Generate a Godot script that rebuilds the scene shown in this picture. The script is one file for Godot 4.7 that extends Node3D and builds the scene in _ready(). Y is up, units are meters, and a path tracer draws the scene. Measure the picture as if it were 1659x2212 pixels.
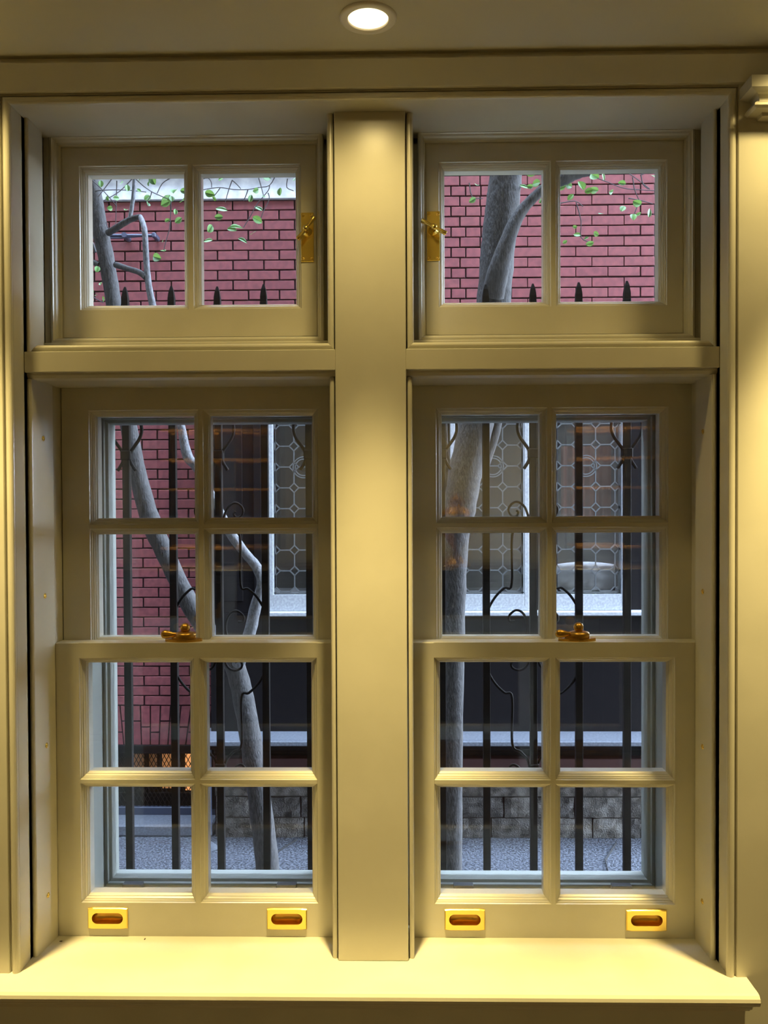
extends Node3D

# ---------------------------------------------------------------- traced measures (metres)
const SLENDER_TRUNK := [Vector3(-0.4385, -0.4362, -1.3000), Vector3(-0.4454, -0.0370, -1.3000), Vector3(-0.4500, 0.2160, -1.3000), Vector3(-0.4769, 0.4556, -1.3000), Vector3(-0.4979, 0.6140, -1.3000), Vector3(-0.5251, 0.7880, -1.3000), Vector3(-0.5588, 0.9301, -1.3000), Vector3(-0.6057, 0.9932, -1.3000), Vector3(-0.6557, 1.0564, -1.3000), Vector3(-0.7119, 1.1432, -1.3000), Vector3(-0.7802, 1.2851, -1.3000), Vector3(-0.8436, 1.4301, -1.3000), Vector3(-0.8849, 1.5857, -1.3000), Vector3(-0.9164, 1.7569, -1.3000), Vector3(-0.9382, 1.9527, -1.3000), Vector3(-0.9600, 2.1497, -1.3000), Vector3(-0.9882, 2.3245, -1.3000), Vector3(-1.0063, 2.4135, -1.3000), Vector3(-1.0269, 2.5490, -1.3000), Vector3(-1.0419, 2.6237, -1.3000), Vector3(-1.0598, 2.7171, -1.3000)]
const SLENDER_TRUNK_RADII := [0.0453, 0.0422, 0.0406, 0.0383, 0.0367, 0.0360, 0.0344, 0.0328, 0.0320, 0.0313, 0.0313, 0.0328, 0.0289, 0.0281, 0.0266, 0.0258, 0.0266, 0.0266, 0.0235, 0.0227, 0.0211]
const SLENDER_LIMB := [Vector3(-0.5588, 0.9301, -1.3000), Vector3(-0.5341, 0.9672, -1.2700), Vector3(-0.4966, 1.0500, -1.2200), Vector3(-0.4712, 1.1459, -1.2000), Vector3(-0.4507, 1.2207, -1.1800), Vector3(-0.4609, 1.2735, -1.1800), Vector3(-0.4998, 1.3233, -1.1800), Vector3(-0.5491, 1.3913, -1.1800), Vector3(-0.5996, 1.4968, -1.1800), Vector3(-0.6561, 1.6023, -1.1800), Vector3(-0.6860, 1.6400, -1.1800), Vector3(-0.7078, 1.7452, -1.1800), Vector3(-0.7515, 1.9329, -1.1800), Vector3(-0.7936, 2.1217, -1.1800), Vector3(-0.8080, 2.1951, -1.1800), Vector3(-0.8148, 2.2772, -1.1800), Vector3(-0.8199, 2.3742, -1.1800), Vector3(-0.8511, 2.4344, -1.2400)]
const SLENDER_LIMB_RADII := [0.0266, 0.0232, 0.0205, 0.0189, 0.0127, 0.0165, 0.0150, 0.0165, 0.0120, 0.0150, 0.0165, 0.0127, 0.0112, 0.0112, 0.0105, 0.0097, 0.0090, 0.0077]
const SLENDER_FORK_A := [Vector3(-0.9713, 2.3945, -1.2800), Vector3(-0.9285, 2.4048, -1.2500), Vector3(-0.8866, 2.4241, -1.2400), Vector3(-0.8511, 2.4344, -1.2400)]
const SLENDER_FORK_A_RADII := [0.0116, 0.0108, 0.0100, 0.0084]
const SLENDER_FORK_B := [Vector3(-0.9473, 2.2876, -1.2800), Vector3(-0.8958, 2.2641, -1.2400), Vector3(-0.8453, 2.2410, -1.2000), Vector3(-0.8153, 2.2175, -1.1800)]
const SLENDER_FORK_B_RADII := [0.0101, 0.0092, 0.0091, 0.0097]
const SLENDER_SHOOT := [Vector3(-0.8866, 2.4225, -1.2400), Vector3(-0.8769, 2.4772, -1.2400), Vector3(-0.8718, 2.5228, -1.2400), Vector3(-0.8683, 2.5714, -1.2400), Vector3(-0.8629, 2.6595, -1.2400)]
const SLENDER_SHOOT_RADII := [0.0069, 0.0065, 0.0061, 0.0061, 0.0054]
const SLENDER_STUB_A := [Vector3(-1.0067, 2.2881, -1.2800), Vector3(-1.0254, 2.2976, -1.2800), Vector3(-1.0488, 2.3040, -1.2800), Vector3(-1.0879, 2.3075, -1.2800)]
const SLENDER_STUB_A_RADII := [0.0093, 0.0085, 0.0078, 0.0070]
const SLENDER_STUB_B := [Vector3(-1.0404, 2.3502, -1.3500), Vector3(-1.0513, 2.3820, -1.3500), Vector3(-1.0595, 2.3583, -1.3500), Vector3(-1.0663, 2.3267, -1.3500)]
const SLENDER_STUB_B_RADII := [0.0048, 0.0048, 0.0048, 0.0040]
const STOUT_TRUNK := [Vector3(0.1529, -0.2946, -1.0500), Vector3(0.1553, 0.0256, -1.0500), Vector3(0.1578, 0.3285, -1.0500), Vector3(0.1603, 0.6765, -1.0500), Vector3(0.1643, 1.0359, -1.0500), Vector3(0.1676, 1.1792, -1.0500), Vector3(0.1726, 1.3794, -1.0500), Vector3(0.1871, 1.4650, -1.0500), Vector3(0.2031, 1.5733, -1.0500), Vector3(0.2405, 1.7325, -1.0500), Vector3(0.2723, 1.9197, -1.0500), Vector3(0.2925, 2.0839, -1.0500), Vector3(0.3072, 2.2732, -1.0500), Vector3(0.3216, 2.4000, -1.0500), Vector3(0.3331, 2.4984, -1.0500), Vector3(0.3461, 2.6249, -1.0500)]
const STOUT_TRUNK_RADII := [0.0371, 0.0350, 0.0336, 0.0336, 0.0364, 0.0364, 0.0429, 0.0486, 0.0521, 0.0529, 0.0529, 0.0529, 0.0507, 0.0514, 0.0486, 0.0471]
const STOUT_LIMB := [Vector3(0.2854, 2.1086, -1.0100), Vector3(0.3011, 2.1826, -0.9750), Vector3(0.3296, 2.2739, -0.9600), Vector3(0.3557, 2.3308, -0.9600), Vector3(0.3844, 2.3686, -0.9600), Vector3(0.4117, 2.3956, -0.9600), Vector3(0.4431, 2.4197, -0.9600), Vector3(0.4909, 2.4423, -0.9600), Vector3(0.5345, 2.4595, -0.9600), Vector3(0.5753, 2.4672, -0.9600), Vector3(0.6433, 2.4881, -0.9600)]
const STOUT_LIMB_RADII := [0.0352, 0.0319, 0.0221, 0.0179, 0.0152, 0.0145, 0.0145, 0.0207, 0.0179, 0.0138, 0.0117]
const STOUT_LIMB_LOW := [Vector3(0.2447, 1.5650, -1.0700), Vector3(0.2707, 1.6295, -1.0700), Vector3(0.2938, 1.6938, -1.0700), Vector3(0.3053, 1.7439, -1.0700), Vector3(0.3284, 1.8368, -1.0700)]
const STOUT_LIMB_LOW_RADII := [0.0245, 0.0202, 0.0180, 0.0173, 0.0158]
const STOUT_LIMB_WEST := [Vector3(0.1779, 1.5224, -1.0800), Vector3(0.1507, 1.5946, -1.0800), Vector3(0.1423, 1.6667, -1.0800), Vector3(0.1397, 1.7358, -1.0800), Vector3(0.1371, 1.8249, -1.0800)]
const STOUT_LIMB_WEST_RADII := [0.0188, 0.0144, 0.0123, 0.0116, 0.0108]
const SLENDER_TWIGS := [[Vector3(-1.0136, 2.5352, -1.2800), Vector3(-0.9549, 2.5377, -1.2800), Vector3(-0.8962, 2.5353, -1.2800), Vector3(-0.8421, 2.5289, -1.2800)],
	[Vector3(-0.8512, 2.5419, -1.2000), Vector3(-0.8273, 2.5200, -1.2000), Vector3(-0.8012, 2.5015, -1.2000), Vector3(-0.7750, 2.4890, -1.2000), Vector3(-0.7488, 2.4779, -1.2000)],
	[Vector3(-0.8950, 2.5276, -1.1200), Vector3(-0.9187, 2.4963, -1.1200), Vector3(-0.9490, 2.4586, -1.1200)],
	[Vector3(-0.8829, 2.5666, -1.2600), Vector3(-0.9259, 2.5250, -1.2600), Vector3(-0.9800, 2.4945, -1.2600)],
	[Vector3(-0.9083, 2.5308, -1.1800), Vector3(-0.9107, 2.4619, -1.1800), Vector3(-0.9132, 2.3886, -1.1800)],
	[Vector3(-0.9626, 2.5062, -1.1000), Vector3(-0.9248, 2.4702, -1.1000), Vector3(-0.8830, 2.4217, -1.1000)],
	[Vector3(-0.8126, 2.5158, -1.2400), Vector3(-0.8172, 2.4991, -1.2400), Vector3(-0.8307, 2.4816, -1.2400)],
	[Vector3(-0.7289, 2.5301, -1.1600), Vector3(-0.7549, 2.5133, -1.1600), Vector3(-0.7725, 2.4814, -1.1600)],
	[Vector3(-0.7063, 2.4297, -1.0800), Vector3(-0.7078, 2.3923, -1.0800), Vector3(-0.7112, 2.3467, -1.0800), Vector3(-0.7220, 2.3094, -1.0800), Vector3(-0.7307, 2.2762, -1.0800)],
	[Vector3(-0.3992, 2.5574, -1.2200), Vector3(-0.4192, 2.5250, -1.2200), Vector3(-0.4544, 2.5188, -1.2200), Vector3(-0.4896, 2.5126, -1.2200), Vector3(-0.5380, 2.5132, -1.2200), Vector3(-0.5864, 2.5202, -1.2200), Vector3(-0.6437, 2.5121, -1.2200)],
	[Vector3(-0.4073, 2.4959, -1.1400), Vector3(-0.4117, 2.4790, -1.1400), Vector3(-0.4461, 2.4391, -1.1400), Vector3(-0.4678, 2.4012, -1.1400), Vector3(-0.4915, 2.3633, -1.1400)],
	[Vector3(-0.4328, 2.5223, -1.2800), Vector3(-0.4293, 2.5001, -1.2800), Vector3(-0.4489, 2.4602, -1.2800), Vector3(-0.4649, 2.4158, -1.2800)],
	[Vector3(-0.5383, 2.5342, -1.2000), Vector3(-0.5495, 2.5040, -1.2000), Vector3(-0.5607, 2.4651, -1.2000)],
	[Vector3(-0.4723, 2.4767, -1.1200), Vector3(-0.4787, 2.4579, -1.1200), Vector3(-0.4874, 2.4411, -1.1200)],
	[Vector3(-0.5902, 2.5324, -1.2600), Vector3(-0.5993, 2.5193, -1.2600), Vector3(-0.6128, 2.5039, -1.2600)],
	[Vector3(-0.4477, 2.5344, -1.1800), Vector3(-0.4393, 2.5043, -1.1800), Vector3(-0.4330, 2.4784, -1.1800)],
	[Vector3(-0.5191, 2.4993, -1.1000), Vector3(-0.5024, 2.4845, -1.1000), Vector3(-0.4919, 2.4719, -1.1000)],
	[Vector3(-0.6480, 2.5544, -1.2400), Vector3(-0.6258, 2.5586, -1.2400), Vector3(-0.6148, 2.5453, -1.2400), Vector3(-0.6136, 2.5277, -1.2400)],
	[Vector3(-0.3521, 2.5238, -1.1600), Vector3(-0.3544, 2.4962, -1.1600), Vector3(-0.3330, 2.4853, -1.1600)],
	[Vector3(-0.9591, 2.1366, -1.0800), Vector3(-0.9382, 2.1239, -1.0800), Vector3(-0.9214, 2.1154, -1.0800)],
	[Vector3(-0.9272, 2.4014, -1.2200), Vector3(-0.9495, 2.3885, -1.2200), Vector3(-0.9581, 2.4105, -1.2200)]]
const STOUT_TWIGS := [[Vector3(0.5793, 2.4836, -1.0500), Vector3(0.6260, 2.4683, -1.0500), Vector3(0.6854, 2.4443, -1.0500), Vector3(0.7320, 2.4383, -1.0500), Vector3(0.7913, 2.4339, -1.0500)],
	[Vector3(0.6606, 2.4713, -0.9700), Vector3(0.6894, 2.4545, -0.9700), Vector3(0.7181, 2.4337, -0.9700), Vector3(0.7469, 2.4108, -0.9700)],
	[Vector3(0.6739, 2.4168, -0.8900), Vector3(0.6799, 2.3809, -0.8900), Vector3(0.6938, 2.3490, -0.8900)],
	[Vector3(0.6424, 2.4901, -1.0300), Vector3(0.6087, 2.4842, -1.0300), Vector3(0.5792, 2.4740, -1.0300), Vector3(0.5412, 2.4702, -1.0300)],
	[Vector3(0.5247, 2.3673, -0.9500), Vector3(0.5390, 2.3141, -0.9500), Vector3(0.5389, 2.2650, -0.9500), Vector3(0.5655, 2.2505, -0.9500)],
	[Vector3(0.4567, 2.3367, -0.8700), Vector3(0.5043, 2.3441, -0.8700), Vector3(0.5280, 2.3280, -0.8700)],
	[Vector3(0.7293, 2.4670, -1.0100), Vector3(0.7543, 2.4771, -1.0100), Vector3(0.7794, 2.4810, -1.0100)],
	[Vector3(0.7090, 2.4373, -0.9300), Vector3(0.7151, 2.4110, -0.9300), Vector3(0.7312, 2.3967, -0.9300)],
	[Vector3(0.2031, 2.3914, -0.8500), Vector3(0.2109, 2.3521, -0.8500), Vector3(0.2404, 2.3470, -0.8500)],
	[Vector3(0.7217, 2.3831, -0.9900), Vector3(0.7113, 2.3583, -0.9900), Vector3(0.7030, 2.3377, -0.9900)],
	[Vector3(0.6673, 2.3641, -0.9100), Vector3(0.7014, 2.3578, -0.9100), Vector3(0.7375, 2.3474, -0.9100)]]
const SLENDER_LEAVES := [[Vector3(-1.0239, 2.5985, -1.3300), 0.0274], [Vector3(-0.9867, 2.5504, -1.2550), 0.0214], [Vector3(-0.8932, 2.5242, -1.1800), 0.0147], [Vector3(-0.8501, 2.4817, -1.1050), 0.0202], [Vector3(-0.8184, 2.4471, -1.0300), 0.0139], [Vector3(-0.8642, 2.5782, -1.2800), 0.0296], [Vector3(-0.8001, 2.5432, -1.2050), 0.0306], [Vector3(-0.7894, 2.5040, -1.1300), 0.0170], [Vector3(-0.7991, 2.4550, -1.0550), 0.0124], [Vector3(-0.8450, 2.5198, -1.3050), 0.0236], [Vector3(-0.8203, 2.4737, -1.2300), 0.0194], [Vector3(-0.9016, 2.4669, -1.1550), 0.0189], [Vector3(-0.6955, 2.4628, -1.0800), 0.0313], [Vector3(-0.7283, 2.5500, -1.3300), 0.0228], [Vector3(-0.7680, 2.4905, -1.2550), 0.0356], [Vector3(-0.6978, 2.4662, -1.1800), 0.0260], [Vector3(-0.7261, 2.3777, -1.1050), 0.0152], [Vector3(-0.6710, 2.3530, -1.0300), 0.0213], [Vector3(-0.7885, 2.3677, -1.2800), 0.0135], [Vector3(-0.7669, 2.3146, -1.2050), 0.0219], [Vector3(-0.7680, 2.2689, -1.1300), 0.0324], [Vector3(-0.9306, 2.2139, -1.0550), 0.0207], [Vector3(-1.0395, 2.2081, -1.3050), 0.0227], [Vector3(-0.9751, 2.1622, -1.2300), 0.0212], [Vector3(-0.9721, 2.1586, -1.1550), 0.0146], [Vector3(-0.9313, 2.1760, -1.0800), 0.0142], [Vector3(-0.6021, 2.5917, -1.3300), 0.0210], [Vector3(-0.4331, 2.5686, -1.2550), 0.0338], [Vector3(-0.3309, 2.5323, -1.1800), 0.0199], [Vector3(-0.5922, 2.4601, -1.1050), 0.0270], [Vector3(-0.5615, 2.4183, -1.0300), 0.0164], [Vector3(-0.4913, 2.5043, -1.2800), 0.0207], [Vector3(-0.4608, 2.5039, -1.2050), 0.0219], [Vector3(-0.3741, 2.4729, -1.1300), 0.0221], [Vector3(-0.4114, 2.4323, -1.0550), 0.0149], [Vector3(-0.6048, 2.4521, -1.3050), 0.0245], [Vector3(-0.4611, 2.4174, -1.2300), 0.0291], [Vector3(-0.5157, 2.3725, -1.1550), 0.0361], [Vector3(-0.4516, 2.3296, -1.0800), 0.0201], [Vector3(-0.6378, 2.4220, -1.3300), 0.0292], [Vector3(-0.4605, 2.4652, -1.2550), 0.0267], [Vector3(-0.5699, 2.4390, -1.1800), 0.0321], [Vector3(-0.5975, 2.3156, -1.1050), 0.0253], [Vector3(-0.4741, 2.2920, -1.0300), 0.0246], [Vector3(-0.9645, 2.4766, -1.2800), 0.0198], [Vector3(-0.8866, 2.4476, -1.2050), 0.0192], [Vector3(-0.9225, 2.4576, -1.1300), 0.0153], [Vector3(-0.6975, 2.4292, -1.0550), 0.0207], [Vector3(-0.7500, 2.4716, -1.3050), 0.0181], [Vector3(-0.7658, 2.4732, -1.2300), 0.0265], [Vector3(-0.5308, 2.3641, -1.1550), 0.0258]]
const STOUT_LEAVES := [[Vector3(0.4171, 2.5105, -1.1000), 0.0281], [Vector3(0.3843, 2.4449, -1.0250), 0.0239], [Vector3(0.4061, 2.4257, -0.9500), 0.0273], [Vector3(0.2271, 2.3963, -0.8750), 0.0177], [Vector3(0.2085, 2.3262, -0.8000), 0.0187], [Vector3(0.5007, 2.4484, -1.0500), 0.0233], [Vector3(0.5093, 2.4263, -0.9750), 0.0234], [Vector3(0.5305, 2.4001, -0.9000), 0.0268], [Vector3(0.5496, 2.3999, -0.8250), 0.0307], [Vector3(0.6362, 2.4902, -1.0750), 0.0217], [Vector3(0.5892, 2.4212, -1.0000), 0.0270], [Vector3(0.6228, 2.3880, -0.9250), 0.0189], [Vector3(0.6337, 2.3867, -0.8500), 0.0183], [Vector3(0.7998, 2.4977, -1.1000), 0.0219], [Vector3(0.5233, 2.4098, -1.0250), 0.0196], [Vector3(0.4224, 2.3733, -0.9500), 0.0149], [Vector3(0.6421, 2.3246, -0.8750), 0.0209], [Vector3(0.6630, 2.3126, -0.8000), 0.0257], [Vector3(0.6217, 2.3687, -1.0500), 0.0198], [Vector3(0.6990, 2.3328, -0.9750), 0.0234], [Vector3(0.7266, 2.3181, -0.9000), 0.0211], [Vector3(0.6738, 2.2911, -0.8250), 0.0142], [Vector3(0.5461, 2.3349, -1.0750), 0.0130], [Vector3(0.5391, 2.2897, -1.0000), 0.0194], [Vector3(0.5762, 2.2672, -0.9250), 0.0189], [Vector3(0.5433, 2.2171, -0.8500), 0.0191], [Vector3(0.5208, 2.2962, -1.1000), 0.0132], [Vector3(0.5716, 2.2853, -1.0250), 0.0128], [Vector3(0.5615, 2.4016, -0.9500), 0.0207], [Vector3(0.3783, 2.3887, -0.8750), 0.0161]]
const BAR_X := [-0.9182, -0.8011, -0.6842, -0.5675, -0.4522, -0.3360, -0.2246, -0.1135, -0.0037, 0.1070, 0.2176, 0.3349, 0.4485, 0.5677, 0.6820, 0.7962]
const BAR_TIP := [2.0342, 2.0332, 2.0322, 2.0335, 2.0313, 2.0361, 2.0351, 2.0341, 2.0332, 2.0322, 2.0301, 2.0314, 2.0338, 2.0362, 2.0363, 2.0365]
const STRAP_CURVE := [Vector2(0.0046, 1.7480), Vector2(0.0139, 1.7272), Vector2(0.0278, 1.7063), Vector2(0.0371, 1.6866), Vector2(0.0382, 1.6692), Vector2(0.0325, 1.6518), Vector2(0.0209, 1.6344), Vector2(0.0116, 1.6205), Vector2(0.0081, 1.6066), Vector2(0.0116, 1.5904), Vector2(0.0232, 1.5719)]
const TOP_SCROLL := [Vector2(0.0104, 1.4467), Vector2(0.0151, 1.4629), Vector2(0.0232, 1.4791), Vector2(0.0382, 1.4896), Vector2(0.0510, 1.4861), Vector2(0.0603, 1.4745), Vector2(0.0591, 1.4618), Vector2(0.0510, 1.4536), Vector2(0.0417, 1.4548), Vector2(0.0371, 1.4629), Vector2(0.0417, 1.4687)]
const RING_ROD := [Vector2(0.0093, 1.4258), Vector2(0.0325, 1.4189), Vector2(0.0522, 1.4061), Vector2(0.0533, 1.2844), Vector2(0.0719, 1.2740), Vector2(0.0927, 1.2543), Vector2(0.1101, 1.2253), Vector2(0.1205, 1.1882), Vector2(0.1229, 1.1419), Vector2(0.1205, 1.0955), Vector2(0.1101, 1.0584), Vector2(0.0927, 1.0306), Vector2(0.0719, 1.0109), Vector2(0.0533, 0.9993), Vector2(0.0533, 0.8834), Vector2(0.0325, 0.8625), Vector2(0.0162, 0.8440), Vector2(0.0093, 0.8231)]
const INNER_SCROLL := [Vector2(0.0464, 1.1905), Vector2(0.0580, 1.1905), Vector2(0.0614, 1.1987), Vector2(0.0568, 1.2091), Vector2(0.0429, 1.2184), Vector2(0.0278, 1.2126), Vector2(0.0174, 1.1940), Vector2(0.0151, 1.1708), Vector2(0.0209, 1.1419), Vector2(0.0151, 1.1187), Vector2(0.0127, 1.0920), Vector2(0.0209, 1.0746), Vector2(0.0371, 1.0677), Vector2(0.0522, 1.0735), Vector2(0.0556, 1.0839), Vector2(0.0487, 1.0920), Vector2(0.0382, 1.0885)]
const LOW_SCROLL := [Vector2(0.0093, 0.7884), Vector2(0.0232, 0.8057), Vector2(0.0371, 0.8231), Vector2(0.0510, 0.8301), Vector2(0.0603, 0.8208), Vector2(0.0556, 0.8092), Vector2(0.0464, 0.8115)]
var M := {}
var counts := {}
var mesh_cache := {}

# ---------------------------------------------------------------- helpers
func numbered(parent: Node, called: String) -> String:
	var key := str(parent.get_instance_id()) + called
	var n: int = counts.get(key, 0)
	counts[key] = n + 1
	return called if n == 0 else "%s_%03d" % [called, n]

func tag(o: Node, label: String, category: String = "", group: String = "", kind: String = "") -> Node:
	if label: o.set_meta("label", label)
	if category: o.set_meta("category", category)
	if group: o.set_meta("group", group)
	if kind: o.set_meta("kind", kind)
	return o

func thing(called: String, label: String, category: String, at := Vector3.ZERO, group := "", kind := "") -> Node3D:
	var o := Node3D.new()
	o.name = numbered(self, called)
	add_child(o, true)
	o.position = at
	tag(o, label, category, group, kind)
	return o

func put(parent: Node, called: String, mesh: Mesh, m: Material, at := Vector3.ZERO) -> MeshInstance3D:
	var o := MeshInstance3D.new()
	o.name = numbered(parent, called)
	o.mesh = mesh
	o.material_override = m
	parent.add_child(o, true)
	o.position = at
	return o

func mb() -> SurfaceTool:
	var st := SurfaceTool.new()
	st.begin(Mesh.PRIMITIVE_TRIANGLES)
	st.set_smooth_group(-1)
	return st

func done(st: SurfaceTool) -> ArrayMesh:
	st.generate_normals()
	return st.commit()

func tri(st: SurfaceTool, a: Vector3, b: Vector3, c: Vector3) -> void:
	st.add_vertex(a); st.add_vertex(b); st.add_vertex(c)

func quad(st: SurfaceTool, a: Vector3, b: Vector3, c: Vector3, d: Vector3) -> void:
	tri(st, a, b, c); tri(st, a, c, d)

# box with chamfered edges
func box(st: SurfaceTool, x0: float, x1: float, y0: float, y1: float, z0: float, z1: float, e := 0.0) -> void:
	var lo := Vector3(minf(x0, x1), minf(y0, y1), minf(z0, z1))
	var hi := Vector3(maxf(x0, x1), maxf(y0, y1), maxf(z0, z1))
	var c := (lo + hi) / 2
	var h := (hi - lo) / 2
	for ax in 3:
		var u := (ax + 1) % 3
		var w := (ax + 2) % 3
		for s in [-1.0, 1.0]:
			var q := []
			for k in [[-1, -1], [-1, 1], [1, 1], [1, -1]]:
				var p := Vector3.ZERO
				p[ax] = s * h[ax]; p[u] = k[0] * (h[u] - e); p[w] = k[1] * (h[w] - e)
				q.append(c + p)
			if s > 0: quad(st, q[0], q[1], q[2], q[3])
			else: quad(st, q[3], q[2], q[1], q[0])
	if e <= 0.0: return
	for ax in 3:
		var u := (ax + 1) % 3
		var w := (ax + 2) % 3
		for su in [-1.0, 1.0]:
			for sw in [-1.0, 1.0]:
				var q := []
				for k in [[-1, 0], [1, 0], [1, 1], [-1, 1]]:
					var p := Vector3.ZERO
					p[ax] = k[0] * (h[ax] - e)
					p[u] = su * (h[u] - (e if k[1] == 1 else 0.0))
					p[w] = sw * (h[w] - (0.0 if k[1] == 1 else e))
					q.append(c + p)
				if su * sw < 0: quad(st, q[0], q[1], q[2], q[3])
				else: quad(st, q[3], q[2], q[1], q[0])
	for sx in [-1.0, 1.0]:
		for sy in [-1.0, 1.0]:
			for sz in [-1.0, 1.0]:
				var s := Vector3(sx, sy, sz)
				var q := []
				for ax in 3:
					var p := s * (h - Vector3(e, e, e))
					p[ax] = s[ax] * h[ax]
					q.append(c + p)
				if sx * sy * sz > 0: tri(st, q[0], q[2], q[1])
				else: tri(st, q[0], q[1], q[2])

func boxmesh(x0: float, x1: float, y0: float, y1: float, z0: float, z1: float, e := 0.0) -> ArrayMesh:
	var st := mb()
	box(st, x0, x1, y0, y1, z0, z1, e)
	return done(st)

# a chamfered box of that size round its own middle; alike sizes share one mesh
func block(w: float, h: float, d: float, e: float) -> ArrayMesh:
	var key := "%.3f %.3f %.3f %.4f" % [w, h, d, e]
	if not mesh_cache.has(key):
		mesh_cache[key] = boxmesh(-w / 2, w / 2, -h / 2, h / 2, -d / 2, d / 2, e)
	return mesh_cache[key]

# profile of (inset, z) swept round a rectangle with mitred corners; sides: 1 bottom, 2 right, 4 top, 8 left
func ring(st: SurfaceTool, x0: float, x1: float, y0: float, y1: float, prof: Array, zoff := 0.0, sides := 15, closed := true) -> void:
	var n := prof.size()
	for i in (n if closed else n - 1):
		var a: Vector2 = prof[i]
		var b: Vector2 = prof[(i + 1) % n]
		var pa := [Vector3(x0 + a.x, y0 + a.x, a.y + zoff), Vector3(x1 - a.x, y0 + a.x, a.y + zoff), Vector3(x1 - a.x, y1 - a.x, a.y + zoff), Vector3(x0 + a.x, y1 - a.x, a.y + zoff)]
		var pb := [Vector3(x0 + b.x, y0 + b.x, b.y + zoff), Vector3(x1 - b.x, y0 + b.x, b.y + zoff), Vector3(x1 - b.x, y1 - b.x, b.y + zoff), Vector3(x0 + b.x, y1 - b.x, b.y + zoff)]
		for k in 4:
			if sides & (1 << k):
				quad(st, pa[k], pb[k], pb[(k + 1) % 4], pa[(k + 1) % 4])

# closed outline pushed along an axis: "x" takes (z, y), "y" takes (x, z), "z" takes (x, y)
func extrude(st: SurfaceTool, outline: Array, axis: String, a: float, b: float) -> void:
	var at := func(p: Vector2, t: float) -> Vector3:
		if axis == "x": return Vector3(t, p.y, p.x)
		if axis == "y": return Vector3(p.x, t, p.y)
		return Vector3(p.x, p.y, t)
	var n := outline.size()
	for i in n:
		var p: Vector2 = outline[i]
		var q: Vector2 = outline[(i + 1) % n]
		quad(st, at.call(p, a), at.call(q, a), at.call(q, b), at.call(p, b))
	var t := Geometry2D.triangulate_polygon(PackedVector2Array(outline))
	for i in range(0, t.size(), 3):
		tri(st, at.call(outline[t[i]], a), at.call(outline[t[i + 1]], a), at.call(outline[t[i + 2]], a))
		tri(st, at.call(outline[t[i]], b), at.call(outline[t[i + 2]], b), at.call(outline[t[i + 1]], b))

# smooth line through points
func smooth(pts: Array, steps: int) -> Array:
	var out := []
	for i in pts.size() - 1:
		var p0 = pts[maxi(i - 1, 0)]
		var p3 = pts[mini(i + 2, pts.size() - 1)]
		for k in steps:
			out.append(pts[i].cubic_interpolate(pts[i + 1], p0, p3, float(k) / steps))
	out.append(pts[-1])
	return out

func smooth_f(v: Array, steps: int) -> Array:
	var out := []
	for i in v.size() - 1:
		for k in steps:
			out.append(lerpf(v[i], v[i + 1], float(k) / steps))
	out.append(v[-1])
	return out

# round or four-sided tube along points; flat squeezes it along its second axis
func tube(st: SurfaceTool, pts: Array, radii: Array, sides: int, rough := 0.0, seed_ := 1, flat := 1.0, phase := 0.0) -> void:
	st.set_smooth_group(0 if sides > 5 else -1)
	var rng := RandomNumberGenerator.new()
	rng.seed = seed_
	var rings := []
	var side := Vector3.FORWARD
	var n := pts.size()
	for i in n:
		var dir: Vector3 = (pts[mini(i + 1, n - 1)] - pts[maxi(i - 1, 0)]).normalized()
		if i == 0:
			side = dir.cross(Vector3(0.13, 0.21, 0.97)).normalized()
		side = (side - dir * side.dot(dir)).normalized()
		var up := dir.cross(side)
		var r: float = radii[mini(i, radii.size() - 1)]
		var loop := []
		for k in sides:
			var a := TAU * k / sides + phase
			loop.append(pts[i] + (side * cos(a) + up * sin(a) * flat) * r * (1.0 + rough * rng.randf_range(-1, 1)))
		rings.append(loop)
	for i in n - 1:
		for k in sides:
			var k2 := (k + 1) % sides
			quad(st, rings[i][k], rings[i + 1][k], rings[i + 1][k2], rings[i][k2])
	st.set_smooth_group(-1)
	for k in range(1, sides - 1):
		tri(st, rings[0][0], rings[0][k], rings[0][k + 1])
		tri(st, rings[n - 1][0], rings[n - 1][k + 1], rings[n - 1][k])

func tubemesh(pts: Array, radii: Array, sides: int, rough := 0.0, seed_ := 1, flat := 1.0, phase := 0.0) -> ArrayMesh:
	var st := mb()
	tube(st, pts, radii, sides, rough, seed_, flat, phase)
	return done(st)

# outline of (radius, height) turned round a line
func lathe(st: SurfaceTool, prof: Array, at: Vector3, axis: Vector3, sides: int, sm := true) -> void:
	st.set_smooth_group(0 if sm else -1)
	var u := axis.cross(Vector3(0.3, 0.5, 0.81)).normalized()
	var w := axis.cross(u)
	for i in prof.size() - 1:
		for k in sides:
			var q := []
			for c in [[0, 0], [1, 0], [1, 1], [0, 1]]:
				var p: Vector2 = prof[i + c[0]]
				var a: float = TAU * ((k + int(c[1])) % sides) / sides
				q.append(at + axis * p.y + (u * cos(a) + w * sin(a)) * p.x)
			quad(st, q[0], q[1], q[2], q[3])
	st.set_smooth_group(-1)

# ---------------------------------------------------------------- materials
func noise_tex(seed_: int, freq: float, stops: Array, colors: Array, size := 512, as_normal := false, octaves := 4) -> NoiseTexture2D:
	var n := FastNoiseLite.new()
	n.seed = seed_
	n.frequency = freq
	n.fractal_octaves = octaves
	var t := NoiseTexture2D.new()
	t.width = size
	t.height = size
	t.seamless = true
	t.noise = n
	if as_normal:
		t.as_normal_map = true
		t.bump_strength = 4.0
	else:
		var g := Gradient.new()
		g.offsets = PackedFloat32Array(stops)
		g.colors = PackedColorArray(colors)
		t.color_ramp = g
	return t

func lin(r: float, g: float, b: float) -> Color:
	return Color(r, g, b).linear_to_srgb()

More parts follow.
